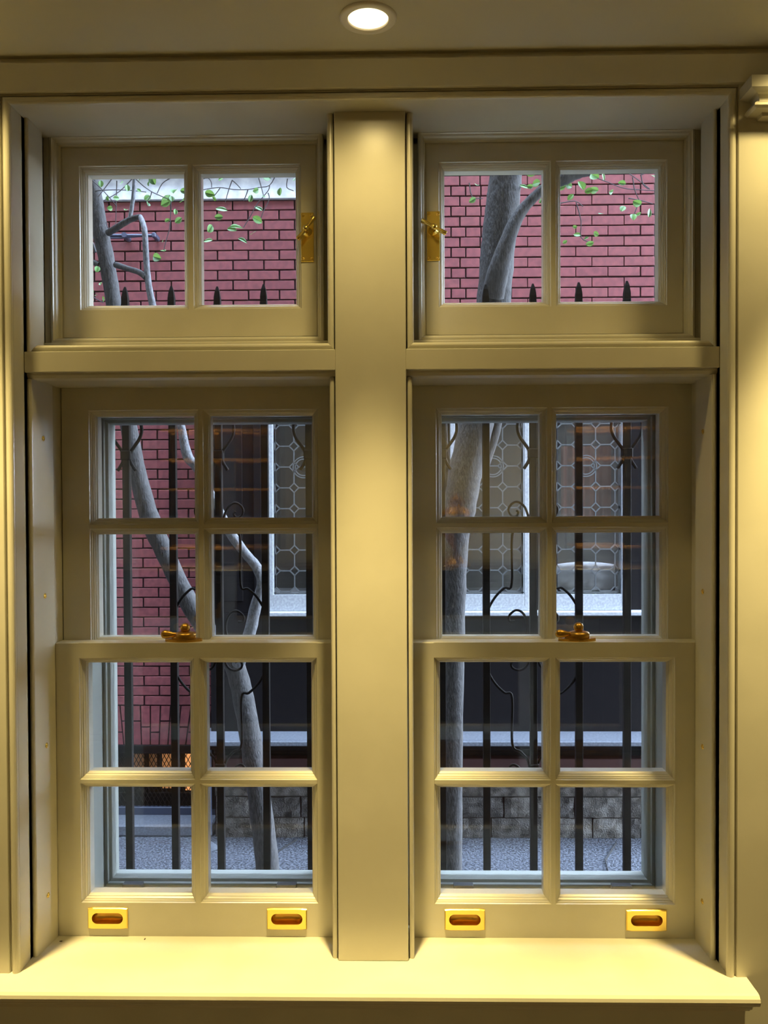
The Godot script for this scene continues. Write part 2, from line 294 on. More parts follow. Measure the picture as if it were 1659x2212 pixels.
func mat(c: Color, rough: float, metal := 0.0) -> StandardMaterial3D:
	var m := StandardMaterial3D.new()
	m.albedo_color = c
	m.roughness = rough
	m.metallic = metal
	return m

func textured(m: StandardMaterial3D, t: Texture2D, scale: float, normal: Texture2D = null, nscale := 0.5, world := true) -> StandardMaterial3D:
	if t: m.albedo_texture = t
	m.uv1_triplanar = true
	m.uv1_world_triplanar = world
	m.uv1_scale = Vector3(scale, scale, scale)
	if normal:
		m.normal_enabled = true
		m.normal_texture = normal
		m.normal_scale = nscale
	return m

func materials() -> void:
	var fine := noise_tex(3, 0.05, [], [], 512, true)
	var grit := noise_tex(5, 0.16, [], [], 512, true)
	M.paint = textured(mat(lin(0.60, 0.575, 0.48), 0.27), noise_tex(8, 0.012, [0.3, 0.7], [Color(0.975, 0.975, 0.97), Color(1, 1, 1)], 256), 1.3)
	M.paint.metallic_specular = 0.5
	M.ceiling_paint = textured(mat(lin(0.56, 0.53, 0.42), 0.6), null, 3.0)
	M.outer_paint = mat(lin(0.29, 0.305, 0.275), 0.55)
	M.brass = mat(lin(0.93, 0.68, 0.17), 0.26, 1.0)
	M.old_brass = textured(mat(lin(0.60, 0.34, 0.07), 0.36, 1.0), null, 20.0, fine, 0.1)
	M.glass = mat(Color(0.1, 0.1, 0.1, 0.01), 0.0)
	M.glass.transparency = BaseMaterial3D.TRANSPARENCY_ALPHA
	M.leaded_glass = mat(Color(0.06, 0.06, 0.055, 0.35), 0.2)
	M.leaded_glass.transparency = BaseMaterial3D.TRANSPARENCY_ALPHA
	M.iron = textured(mat(lin(0.012, 0.010, 0.009), 0.55), null, 30.0, grit, 0.15)
	M.iron.metallic_specular = 0.2
	M.mortar = mat(lin(0.028, 0.010, 0.013), 0.9)
	M.bricks = []
	var stain := noise_tex(21, 0.02, [0.2, 0.8], [Color(0.86, 0.86, 0.88), Color(1, 1, 1)], 512)
	for c in [lin(0.240, 0.058, 0.063), lin(0.252, 0.062, 0.068), lin(0.228, 0.054, 0.060), lin(0.244, 0.063, 0.066)]:
		M.bricks.append(textured(mat(c, 0.75), stain, 1.7, grit, 0.12))
	M.band = textured(mat(lin(0.88, 0.90, 0.90), 0.8), stain, 0.9)
	M.slate = mat(lin(0.10, 0.13, 0.22), 0.7)
	M.dark_timber = textured(mat(lin(0.007, 0.006, 0.0068), 0.75), null, 6.0, fine, 0.2)
	M.dark_timber.metallic_specular = 0.2
	M.white_timber = textured(mat(lin(0.42, 0.44, 0.46), 0.55), stain, 4.0)
	M.lead = mat(lin(0.085, 0.09, 0.093), 0.6)
	M.ledge = textured(mat(lin(0.125, 0.138, 0.17), 0.7), noise_tex(31, 0.03, [0.2, 0.8], [Color(0.8, 0.8, 0.8), Color(1, 1, 1)]), 3.0, grit, 0.4)
	M.red_board = mat(lin(0.035, 0.007, 0.008), 0.6)
	var blotch := noise_tex(41, 0.018, [0.15, 0.45, 0.6, 0.85], [Color(0.42, 0.41, 0.4), Color(0.75, 0.73, 0.7), Color(0.86, 0.85, 0.84), Color(1, 1, 1)], 512, false, 6)
	M.stones = []
	for c in [lin(0.135, 0.125, 0.115), lin(0.18, 0.172, 0.162), lin(0.10, 0.094, 0.09)]:
		M.stones.append(textured(mat(c, 0.9), blotch, 0.9, grit, 0.8))
	M.plaster = textured(mat(lin(0.13, 0.118, 0.105), 0.9), blotch, 1.1, grit, 0.5)
	M.asphalt = textured(mat(lin(0.120, 0.128, 0.155), 0.85), noise_tex(51, 0.10, [0.25, 0.5, 0.75], [Color(0.4, 0.41, 0.43), Color(0.78, 0.79, 0.81), Color(1, 1, 1)]), 0.8, grit, 0.9)
	M.bark = textured(mat(lin(0.09, 0.086, 0.09), 0.85), noise_tex(61, 0.03, [0.2, 0.5, 0.8], [Color(0.6, 0.6, 0.6), Color(0.85, 0.85, 0.84), Color(1, 1, 1)], 512, false, 5), 1.0, noise_tex(62, 0.05, [], [], 512, true, 5), 1.0)
	M.bark.uv1_scale = Vector3(9, 1.6, 9)
	M.pale_bark = textured(mat(lin(0.23, 0.235, 0.26), 0.85), noise_tex(65, 0.03, [0.2, 0.5, 0.8], [Color(0.66, 0.66, 0.66), Color(0.88, 0.88, 0.87), Color(1, 1, 1)], 512, false, 5), 1.0, noise_tex(66, 0.05, [], [], 512, true, 5), 1.0)
	M.pale_bark.uv1_scale = Vector3(7, 3.0, 7)
	M.twig = mat(lin(0.07, 0.06, 0.065), 0.8)
	M.leaves = []
	for c in [lin(0.10, 0.235, 0.06), lin(0.14, 0.28, 0.10), lin(0.085, 0.19, 0.075)]:
		var m := mat(c, 0.55)
		m.backlight_enabled = true
		m.backlight = Color(0.35, 0.45, 0.2)
		M.leaves.append(m)
	M.black = mat(lin(0.012, 0.012, 0.014), 0.8)
	M.curtain = mat(lin(0.5, 0.18, 0.11), 0.9)
	M.linen = mat(lin(0.75, 0.76, 0.80), 0.8)
	M.pipe = mat(lin(0.04, 0.05, 0.085), 0.5)
	M.steel = mat(lin(0.07, 0.075, 0.12), 0.5)
	M.dark_wood = textured(mat(lin(0.05, 0.028, 0.014), 0.35), noise_tex(71, 0.02, [0.2, 0.8], [Color(0.7, 0.7, 0.7), Color(1, 1, 1)]), 1.0)
	M.honey_wood = mat(lin(0.42, 0.22, 0.08), 0.4)
	M.house_render = textured(mat(lin(0.22, 0.20, 0.19), 0.9), blotch, 0.6)
	M.lamp_white = mat(lin(0.75, 0.72, 0.66), 0.4)
	M.lens = mat(lin(0.9, 0.85, 0.7), 0.5)
	M.lens.emission_enabled = true
	M.lens.emission = lin(1.0, 0.80, 0.42)
	M.lens.emission_energy_multiplier = 3.5
	M.glow = []
	for e in [1.0, 0.36, 0.07]:
		var m := mat(lin(0.3, 0.15, 0.06), 0.6)
		m.emission_enabled = true
		m.emission = lin(1.0, 0.42, 0.14)
		m.emission_energy_multiplier = e
		M.glow.append(m)

# ---------------------------------------------------------------- interior
const EYE := Vector3(0, 1.5, 1.6)
const CEILING := 2.302
const SILL := 0.603
const STREET := -0.985
const FRONT := -0.34
const STICKING := [Vector2(0, 0), Vector2(0.0012, -0.003), Vector2(0.0035, -0.0042), Vector2(0.0035, -0.0068), Vector2(0.006, -0.0083), Vector2(0.0085, -0.0115), Vector2(0.0095, -0.0118), Vector2(0.0095, -0.0142), Vector2(0.0125, -0.0178), Vector2(0.0125, -0.042), Vector2(0, -0.042)]

func downlight(at: Vector3, label: String, energy: float, spill: float) -> void:
	var t := thing("downlight", label, "ceiling light", at, "recessed ceiling downlights")
	var st := mb()
	lathe(st, [Vector2(0.0335, -0.0012), Vector2(0.0345, -0.0040), Vector2(0.044, -0.0045), Vector2(0.0475, -0.003), Vector2(0.0480, 0.0)], Vector3.ZERO, Vector3.UP, 40)
	put(t, "trim_ring", done(st), M.lamp_white)
	st = mb()
	lathe(st, [Vector2(0.0, -0.0032), Vector2(0.018, -0.0028), Vector2(0.029, -0.0018), Vector2(0.0335, -0.0008)], Vector3.ZERO, Vector3.UP, 40)
	put(t, "lens", done(st), M.lens)
	# a tight beam and the weaker spill of the same lens
	for beam in [[19.5, energy, "downlight_beam"], [74.0, spill, "downlight_spill"]]:
		var l := SpotLight3D.new()
		l.name = beam[2]
		t.add_child(l)
		l.position = Vector3(0, -0.008, 0)
		l.rotation_degrees = Vector3(-90, 0, 0)
		l.light_color = lin(1.0, 0.755, 0.285)
		l.light_energy = beam[1]
		l.light_size = 0.03
		l.spot_range = 8
		l.spot_angle = beam[0]
		l.spot_angle_attenuation = 1.0
		l.spot_attenuation = 2
		l.shadow_enabled = true

func wall_shell() -> void:
	var w := thing("wall_front", "painted wall around the double window opening", "wall", Vector3.ZERO, "", "structure")
	put(w, "wall_panel", boxmesh(-2.4, -0.7415, 0, CEILING, FRONT, 0.0, 0.001), M.paint)
	put(w, "wall_panel", boxmesh(0.6265, 2.4, 0, CEILING, FRONT, 0.0, 0.001), M.paint)
	put(w, "wall_panel", boxmesh(-0.7415, 0.6265, 2.2530, CEILING, FRONT, -0.001), M.paint)
	put(w, "wall_panel", boxmesh(-0.7415, 0.6265, 0, SILL - 0.022, FRONT, -0.001), M.paint)
	var s := thing("wall_back", "far wall of the room behind the viewer", "wall", Vector3.ZERO, "", "structure")
	put(s, "wall_panel", boxmesh(-2.5, 2.5, 0, CEILING, 3.6, 3.75), M.paint)
	s = thing("wall_left", "side wall of the room by the window's west side", "wall", Vector3.ZERO, "", "structure")
	put(s, "wall_panel", boxmesh(-2.5, -2.4, 0, CEILING, FRONT, 3.6), M.paint)
	s = thing("wall_right", "side wall of the room by the window's east side", "wall", Vector3.ZERO, "", "structure")
	put(s, "wall_panel", boxmesh(2.4, 2.5, 0, CEILING, FRONT, 3.6), M.paint)
	s = thing("floor", "dark wooden floor of the room", "floor", Vector3.ZERO, "", "structure")
	put(s, "floor_boards", boxmesh(-2.5, 2.5, -0.2, 0, FRONT, 3.75), M.dark_wood)
	s = thing("ceiling", "painted flat ceiling with recessed lights", "ceiling", Vector3.ZERO, "", "structure")
	put(s, "ceiling_panel", boxmesh(-2.5, 2.5, CEILING, CEILING + 0.2, FRONT, 3.75), M.ceiling_paint)
	# flat frieze board between ceiling and window head, a shadow gap above it
	s = thing("trim_1", "flat painted frieze board running under the ceiling above the window", "trim", Vector3.ZERO, "", "structure")
	var fz := mb()
	extrude(fz, [Vector2(0.0, 2.2555), Vector2(0.012, 2.2555), Vector2(0.046, 2.2890), Vector2(0.046, 2.2915), Vector2(0.0, 2.2915)], "x", -2.4, 2.4)
	put(s, "frieze_board", done(fz), M.paint)
	put(s, "ceiling_fillet", boxmesh(-2.4, 2.4, 2.2915, CEILING, 0.0, 0.036), M.paint)
	# cornice end with a mitred return at the upper corner
	s = thing("trim_2", "moulded cornice end with mitred return at the upper corner beside the window", "trim", Vector3.ZERO, "", "structure")
	var prof := [Vector2(0.056, 2.2470), Vector2(0.056, 2.2265), Vector2(0.040, 2.2240), Vector2(0.036, 2.2215), Vector2(0.033, 2.2160), Vector2(0.033, 2.2090), Vector2(0.040, 2.2075), Vector2(0.046, 2.2030), Vector2(0.047, 2.1985), Vector2(0.042, 2.1950), Vector2(0.026, 2.1935), Vector2(0.024, 2.1880), Vector2(0.0, 2.1870), Vector2(0.0, 2.2470)]
	var st := mb()
	for i in prof.size():
		var a: Vector2 = prof[i]
		var b: Vector2 = prof[(i + 1) % prof.size()]
		var c0 := 0.684
		quad(st, Vector3(c0 - a.x, a.y, 0), Vector3(c0 - b.x, b.y, 0), Vector3(c0 - b.x, b.y, b.x), Vector3(c0 - a.x, a.y, a.x))
		quad(st, Vector3(c0 - a.x, a.y, a.x), Vector3(c0 - b.x, b.y, b.x), Vector3(2.4, b.y, b.x), Vector3(2.4, a.y, a.x))
	put(s, "cornice_moulding", done(st), M.paint)

# quarter-rounded strip seen from the front: (inset, z)
func bead(w: float, d: float) -> Array:
	var out := [Vector2(0, -d)]
	for k in 9:
		var a := PI * k / 8
		out.append(Vector2(w / 2 - cos(a) * w / 2, sin(a) * w / 2 - w / 2))
	out.append(Vector2(w, -d))
	return out

func casing() -> void:
	var t := thing("trim_3", "rounded bead casing framing the whole double window", "trim", Vector3.ZERO, "", "structure")
	var names := {8: "casing_bead", 2: "casing_bead", 4: "head_bead"}
	for side in names:
		var st := mb()
		ring(st, -0.7375, 0.6235, SILL - 1.0, 2.2525, bead(0.0145, 0.0088), 0.002, side)
		var o := put(t, names[side], st_clip(st), M.paint)
		o.set_meta("label", "rounded painted edge moulding")
	# the first reveal, from the bead back to the frame
	put(t, "reveal_board", boxmesh(-0.7415, -0.7228, SILL, 2.2385, -0.20, -0.0070), M.paint)
	put(t, "reveal_board", boxmesh(0.6120, 0.6265, SILL, 2.2385, -0.20, -0.0070), M.paint)
	put(t, "head_soffit", boxmesh(-0.7415, 0.6265, 2.2380, 2.2530, -0.30, -0.0070), M.paint)

# drops what hangs below the sill
func st_clip(st: SurfaceTool) -> ArrayMesh:
	var m := done(st)
	var a := m.surface_get_arrays(0)
	var v: PackedVector3Array = a[Mesh.ARRAY_VERTEX]
	for i in v.size():
		if v[i].y < SILL: v[i].y = SILL
	a[Mesh.ARRAY_VERTEX] = v
	var out := ArrayMesh.new()
	out.add_surface_from_arrays(Mesh.PRIMITIVE_TRIANGLES, a)
	return out

func mullion_and_bars() -> void:
	var t := thing("trim_4", "wide flat painted mullion post between the two windows", "trim", Vector3.ZERO, "", "structure")
	put(t, "mullion_face", boxmesh(-0.1212, 0.0148, SILL, 2.2385, -0.085, -0.050, 0.0012), M.paint)
	put(t, "mullion_core", boxmesh(-0.1185, 0.0118, SILL, 2.2385, FRONT, -0.085), M.paint)
	# rounded stops on both flanks of the mullion, below the transom
	for sx in [-1.0, 1.0]:
		var xm := -0.1281 if sx < 0 else 0.0217
		var st := mb()
		var o := []
		for k in 9:
			var a := PI * k / 8
			o.append(Vector2(xm - cos(a) * 0.0048, -0.0628 + sin(a) * 0.0048))
		o.append(Vector2(xm + 0.0048, -0.132)); o.append(Vector2(xm - 0.0048, -0.132))
		extrude(st, o, "y", SILL, 1.7300)
		lathe(st, [Vector2(0.0048, 0), Vector2(0.0044, 0.002), Vector2(0.0032, 0.0038), Vector2(0.0, 0.0050)], Vector3(xm, 1.73, -0.0628), Vector3.UP, 16)
		put(t, "mullion_stop", done(st), M.paint)
	for k in 2:
		var xa := [-0.7228, 0.0148][k] as float
		var xb := [-0.1212, 0.6120][k] as float
		var which := "over the sash window by the slender tree" if k == 0 else "over the sash window by the stout trunk"
		var b := thing("trim_%d" % (5 + k), "horizontal painted transom bar " + which, "trim", Vector3.ZERO, "", "structure")
		put(b, "transom_bar", boxmesh(xa, xb, 1.7460, 1.7862, -0.095, -0.050, 0.0012), M.paint)
		put(b, "transom_core", boxmesh(xa, xb, 1.7390, 1.7980, FRONT, -0.085), M.paint)
		# cavetto at the head of the sash window
		var st := mb()
		extrude(st, [Vector2(-0.062, 1.7460), Vector2(-0.062, 1.7420), Vector2(-0.066, 1.7365), Vector2(-0.072, 1.7345), Vector2(-0.080, 1.7330), Vector2(-0.245, 1.7330), Vector2(-0.245, 1.7460)], "x", xa, xb)
		put(b, "head_moulding", done(st), M.paint)

func screw(parent: Node, at: Vector3, axis: Vector3, r: float, turn: float, m: Material) -> void:
	var st := mb()
	lathe(st, [Vector2(r * 1.25, -0.0004), Vector2(r * 1.25, 0.0005), Vector2(r, 0.0009), Vector2(r * 0.95, 0.0004)], Vector3.ZERO, Vector3.BACK, 20)
	lathe(st, [Vector2(r * 0.9, 0.0003), Vector2(r * 0.7, 0.0012), Vector2(r * 0.3, 0.0016), Vector2(0.0, 0.0017)], Vector3.ZERO, Vector3.BACK, 20)
	box(st, -r * 0.75, r * 0.75, -r * 0.12, r * 0.12, 0.0010, 0.0022)
	var o := put(parent, "screw", done(st), m, at)
	o.basis = Basis.looking_at(-axis, Vector3.UP) * Basis(Vector3.BACK, turn)

func jambs() -> void:
	for k in 2:
		var s := -1.0 if k == 0 else 1.0
		var t := thing("trim_%d" % (7 + k), "painted jamb lining with brass screws beside the " + ("slender tree" if k == 0 else "stout trunk's window, far from the mullion"), "trim", Vector3.ZERO, "", "structure")
		var xo := -0.7228 if k == 0 else 0.6120
		# lower stop board with rounded nose, screwed to the frame
		var xf := -0.7125 if k == 0 else 0.6000
		var xb := -0.7035 if k == 0 else 0.5965
		var r := 0.0052
		var o := [Vector2(xf - s * -0.0 + s * 0.0105, -0.0575 - r)]
		for i in 7:
			var a := PI * i / 6
			o.append(Vector2(xf + s * r - s * cos(PI - a) * -r * 1.0, -0.0575 - r + sin(a) * r))
		o.append(Vector2(xb, -0.1370)); o.append(Vector2(xo, -0.1370)); 
		var st := mb()
		var out := [Vector2(xb, -0.1375)]
		for i in 7:
			var a := PI * i / 6
			out.append(Vector2(xf + s * r * (1.0 - cos(a)), -0.0575 - r + sin(a) * r))
		out.append(Vector2(xf + s * 2 * r, -0.1375))
		extrude(st, out, "y", SILL, 1.7345)
		put(t, "stop_board", done(st), M.paint)
		# upper stop board beside the transom light
		st = mb()
		var xu := -0.7140 if k == 0 else 0.6020
		out = [Vector2(xu, -0.126)]
		for i in 7:
			var a := PI * i / 6
			out.append(Vector2(xu + s * 0.004 * (1.0 - cos(a)), -0.0615 + sin(a) * 0.004))
		out.append(Vector2(xu + s * 0.008, -0.126))
		extrude(st, out, "y", 1.7862, 2.2385)
		put(t, "stop_board", done(st), M.paint)
		put(t, "frame_lining", boxmesh(xo + s * 0.0, xo + s * 0.006, SILL, 2.2385, FRONT, -0.05), M.paint)
		# parting bead between the two sashes and the back lining
		var xp := -0.7070 if k == 0 else 0.6050
		put(t, "parting_bead", boxmesh(xp + s * 0.02, xp, SILL, 1.7330, -0.190, -0.137), M.paint)
		for y in SCREW_Y[k]:
			var zz := -0.1005
			var f: float = (zz + 0.0627) / (-0.1375 + 0.0627)
			screw(t, Vector3(lerpf(xf, xb, f) - s * 0.0004, y, zz), Vector3(-s, 0, 0), 0.0043, y * 9.0, M.brass)
		# transom-side return from lining to casement frame
		put(t, "casement_lining", boxmesh(xo, (-0.7070 if k == 0 else 0.5965), 1.7980, 2.2385, FRONT, -0.152), M.paint)

const SCREW_Y := [[1.622, 1.308, 1.008, 0.706], [1.628, 1.313, 1.006, 0.698]]

func window_sill() -> void:
	var t := thing("trim_9", "brightly lit deep painted window sill with rounded front edge", "window sill", Vector3.ZERO, "", "structure")
	var st := mb()
	var o := [Vector2(-0.19, SILL), Vector2(0.052, SILL)]
	for k in 7:
		var a := PI / 2 - PI * k / 6
		o.append(Vector2(0.052 + cos(a) * 0.0115, SILL - 0.0115 + sin(a) * 0.0115))
	o.append(Vector2(0.040, SILL - 0.023)); o.append(Vector2(-0.19, SILL - 0.023))
	extrude(st, o, "x", -1.20, 0.6450)
	put(t, "sill_board", done(st), M.paint)
	st = mb()
	extrude(st, [Vector2(0.0, SILL - 0.023), Vector2(0.050, SILL - 0.023), Vector2(0.050, SILL - 0.029), Vector2(0.046, SILL - 0.034), Vector2(0.040, SILL - 0.037), Vector2(0.036, SILL - 0.042), Vector2(0.0, SILL - 0.042)], "x", -1.19, 0.6360)
	put(t, "bed_moulding", done(st), M.paint)
	put(t, "apron_board", boxmesh(-1.185, 0.6300, 0.42, SILL - 0.042, 0.0, 0.030, 0.001), M.paint)
	for p in [Vector3(-0.690, SILL, -0.118), Vector3(-0.522, SILL, -0.128)]:
		var c := thing("wood_chip", "tiny dark chip lying on the bright sill " + ("near the jamb" if p.x < -0.6 else "below the brass lift"), "debris", p, "chips on the sill")
		st = mb()
		box(st, -0.0028, 0.0028, 0.0, 0.0012, -0.0010, 0.0014, 0.0004)
		put(c, "chip", done(st), M.dark_wood).rotation.y = p.x * 9.0

const LIFTS := [[-0.6010, -0.2325], [0.1305, 0.4988]]
const LIFT_Y := 0.6408

func sash(called: String, label: String, x0: float, x1: float, y0: float, y1: float, zf: float, cols: Array, rows: Array, lifts := []) -> Node3D:
	var t := thing(called, label, "window", Vector3.ZERO, "", "structure")
	var zb := zf - 0.042
	put(t, "stile", boxmesh(x0, cols[0][0], y0, y1, zb, zf, 0.0008), M.paint)
	put(t, "stile", boxmesh(cols[-1][1], x1, y0, y1, zb, zf, 0.0008), M.paint)
	var xa: float = cols[0][0] - 0.0009
	var xb: float = cols[-1][1] + 0.0009
	if lifts.is_empty():
		put(t, "rail", boxmesh(xa, xb, y0, rows[0][0], zb, zf), M.paint)
	else:
		var rail := mb()
		box(rail, xa, xb, y0, LIFT_Y - 0.014, zb, zf)
		box(rail, xa, xb, LIFT_Y + 0.014, rows[0][0], zb, zf)
		var edges := [xa]
		for x in lifts: edges += [x - 0.035, x + 0.035]
		edges.append(xb)
		for k in range(0, edges.size(), 2):
			box(rail, edges[k], edges[k + 1], LIFT_Y - 0.014, LIFT_Y + 0.014, zb, zf)
		put(t, "rail", done(rail), M.paint)
	put(t, "rail", boxmesh(cols[0][0] - 0.0009, cols[-1][1] + 0.0009, rows[-1][1], y1, zb, zf), M.paint)
	for c in cols.size() - 1:
		put(t, "muntin", boxmesh(cols[c][1], cols[c + 1][0], rows[0][0], rows[-1][1], zb, zf), M.paint)
	for r in rows.size() - 1:
		for c in cols:
			put(t, "muntin", boxmesh(c[0], c[1], rows[r][1], rows[r + 1][0], zb, zf), M.paint)
	for c in cols:
		for r in rows:
			var st := mb()
			ring(st, c[0], c[1], r[0], r[1], STICKING, zf)
			put(t, "pane_moulding", done(st), M.paint)
			put(t, "glass_pane", boxmesh(c[0] + 0.0115, c[1] - 0.0115, r[0] + 0.0115, r[1] - 0.0115, zf - 0.0215, zf - 0.0185), M.glass)
	return t

func sash_lift(t: Node, at: Vector3) -> void:
	# rectangular plate with an oval finger slot and a cup behind it
	var w := 0.0410
	var h := 0.0222
	var n := 40
	var hole := []
	var rim := []
	for k in n:
		var a := TAU * k / n
		var cx := 0.0195 if cos(a) >= 0 else -0.0195
		hole.append(Vector2(cx * 1.07 + cos(a) * 0.0112, sin(a) * 0.0112 + 0.0005))
		var m := maxf(absf(cos(a)) / w, absf(sin(a)) / h)
		rim.append(Vector2(cos(a), sin(a)) / m)
	var st := mb()
	for k in n:
		var j := (k + 1) % n
		var a := Vector3(rim[k].x, rim[k].y, 0)
		var b := Vector3(rim[j].x, rim[j].y, 0)
		var sc := Vector3(0.955, 0.915, 1)
		var f := Vector3(0, 0, 0.0042)
		quad(st, a, b, b + f * 0.45, a + f * 0.45)
		quad(st, a + f * 0.45, b + f * 0.45, b * sc + f, a * sc + f)
		var c := Vector3(hole[k].x, hole[k].y, 0.0042)
		var d := Vector3(hole[j].x, hole[j].y, 0.0042)
		quad(st, a * sc + f, b * sc + f, d, c)
	var lift := put(t, "sash_lift", done(st), M.brass, at)
	lift.set_meta("label", "polished brass flush sash lift with oval finger slot")
	st = mb()
	st.set_smooth_group(0)
	var depth := [[1.0, 0.0042], [0.995, -0.004], [0.93, -0.010], [0.75, -0.0135], [0.4, -0.0150], [0.0, -0.0152]]
	for i in depth.size() - 1:
		for k in n:
			var j := (k + 1) % n
			var q := []
			for c in [[i, k], [i + 1, k], [i + 1, j], [i, j]]:
				var p: Vector2 = hole[c[1]]
				q.append(Vector3(p.x * depth[c[0]][0], p.y * depth[c[0]][0], depth[c[0]][1]))
			quad(st, q[0], q[1], q[2], q[3])
	put(lift, "finger_cup", done(st), M.old_brass)

func sash_lock(t: Node, at: Vector3) -> void:
	# waisted base plate, pivot dome, ball and a flat spoon lever
	var o := []
	for k in 24:
		var a := TAU * k / 24
		o.append(Vector2(cos(a) * 0.0385, sin(a) * (0.0145 - 0.0035 * cos(2.0 * a))))
	var st := mb()
	extrude(st, o, "y", 0.0, 0.0055)
	for k in 24:
		o[k] = o[k] * Vector2(0.66, 0.86)
	extrude(st, o, "y", 0.0055, 0.0110)
	var lock := put(t, "sash_lock", done(st), M.old_brass, at)
	lock.set_meta("label", "aged brass sash fastener with ball and spoon lever")
	st = mb()
	lathe(st, [Vector2(0.0205, 0.0110), Vector2(0.0215, 0.0140), Vector2(0.0195, 0.0175), Vector2(0.012, 0.0200), Vector2(0.0065, 0.0205), Vector2(0.005, 0.022)], Vector3(0.004, 0, 0), Vector3.UP, 28)
	var ball := []
	for k in 11:
		var a := -PI / 2 + PI * k / 10
		ball.append(Vector2(maxf(cos(a) * 0.0102, 0.0), 0.0275 + sin(a) * 0.0102))
	lathe(st, ball, Vector3(0.003, 0, 0), Vector3.UP, 24)
	put(lock, "ball_knob", done(st), M.old_brass)
	st = mb()
	tube(st, [Vector3(0.0, 0.0145, 0.001), Vector3(-0.012, 0.0145, 0.003), Vector3(-0.021, 0.0145, 0.005), Vector3(-0.029, 0.0150, 0.006), Vector3(-0.037, 0.0155, 0.006), Vector3(-0.043, 0.0150, 0.006), Vector3(-0.0455, 0.0150, 0.006)], [0.004, 0.004, 0.0050, 0.0078, 0.0090, 0.0070, 0.002], 16, 0.0, 1, 0.8)
	put(lock, "lever", done(st), M.old_brass)

func casement_latch(t: Node, at: Vector3, turn: float) -> void:
	var lt := put(t, "latch_plate", boxmesh(-0.0132, 0.0132, -0.0505, 0.0505, 0.0, 0.0030, 0.0008), M.brass, at)
	lt.set_meta("label", "upright brass latch plate with four screws")
	for sx in [-1.0, 1.0]:
		for sy in [-1.0, 1.0]:
			screw(lt, Vector3(sx * 0.0088, sy * 0.0448, 0.0030), Vector3(0, 0, 1), 0.0027, sx + sy * 0.7, M.brass)
	var st := mb()
	lathe(st, [Vector2(0.0105, 0.003), Vector2(0.0095, 0.006), Vector2(0.0062, 0.008), Vector2(0.0058, 0.020), Vector2(0.0062, 0.024)], Vector3(0, 0.011, 0), Vector3.BACK, 20)
	var ball := []
	for k in 9:
		var a := -PI / 2 + PI * k / 8
		ball.append(Vector2(maxf(cos(a) * 0.0066, 0.0), 0.0275 + sin(a) * 0.0066))
	lathe(st, ball, Vector3(0, 0.011, 0), Vector3.BACK, 20)
	var d := Vector3(cos(turn), sin(turn), 0)
	for s in [-1.0, 1.0]:
		var c := Vector3(0, 0.011, 0.0275)
		tube(st, [c + d * s * 0.003, c + d * s * 0.008, c + d * s * 0.018, c + d * s * 0.0275, c + d * s * 0.0285], [0.0030, 0.0033, 0.0043, 0.0048, 0.0038], 16)
	put(lt, "turn_handle", done(st), M.brass)

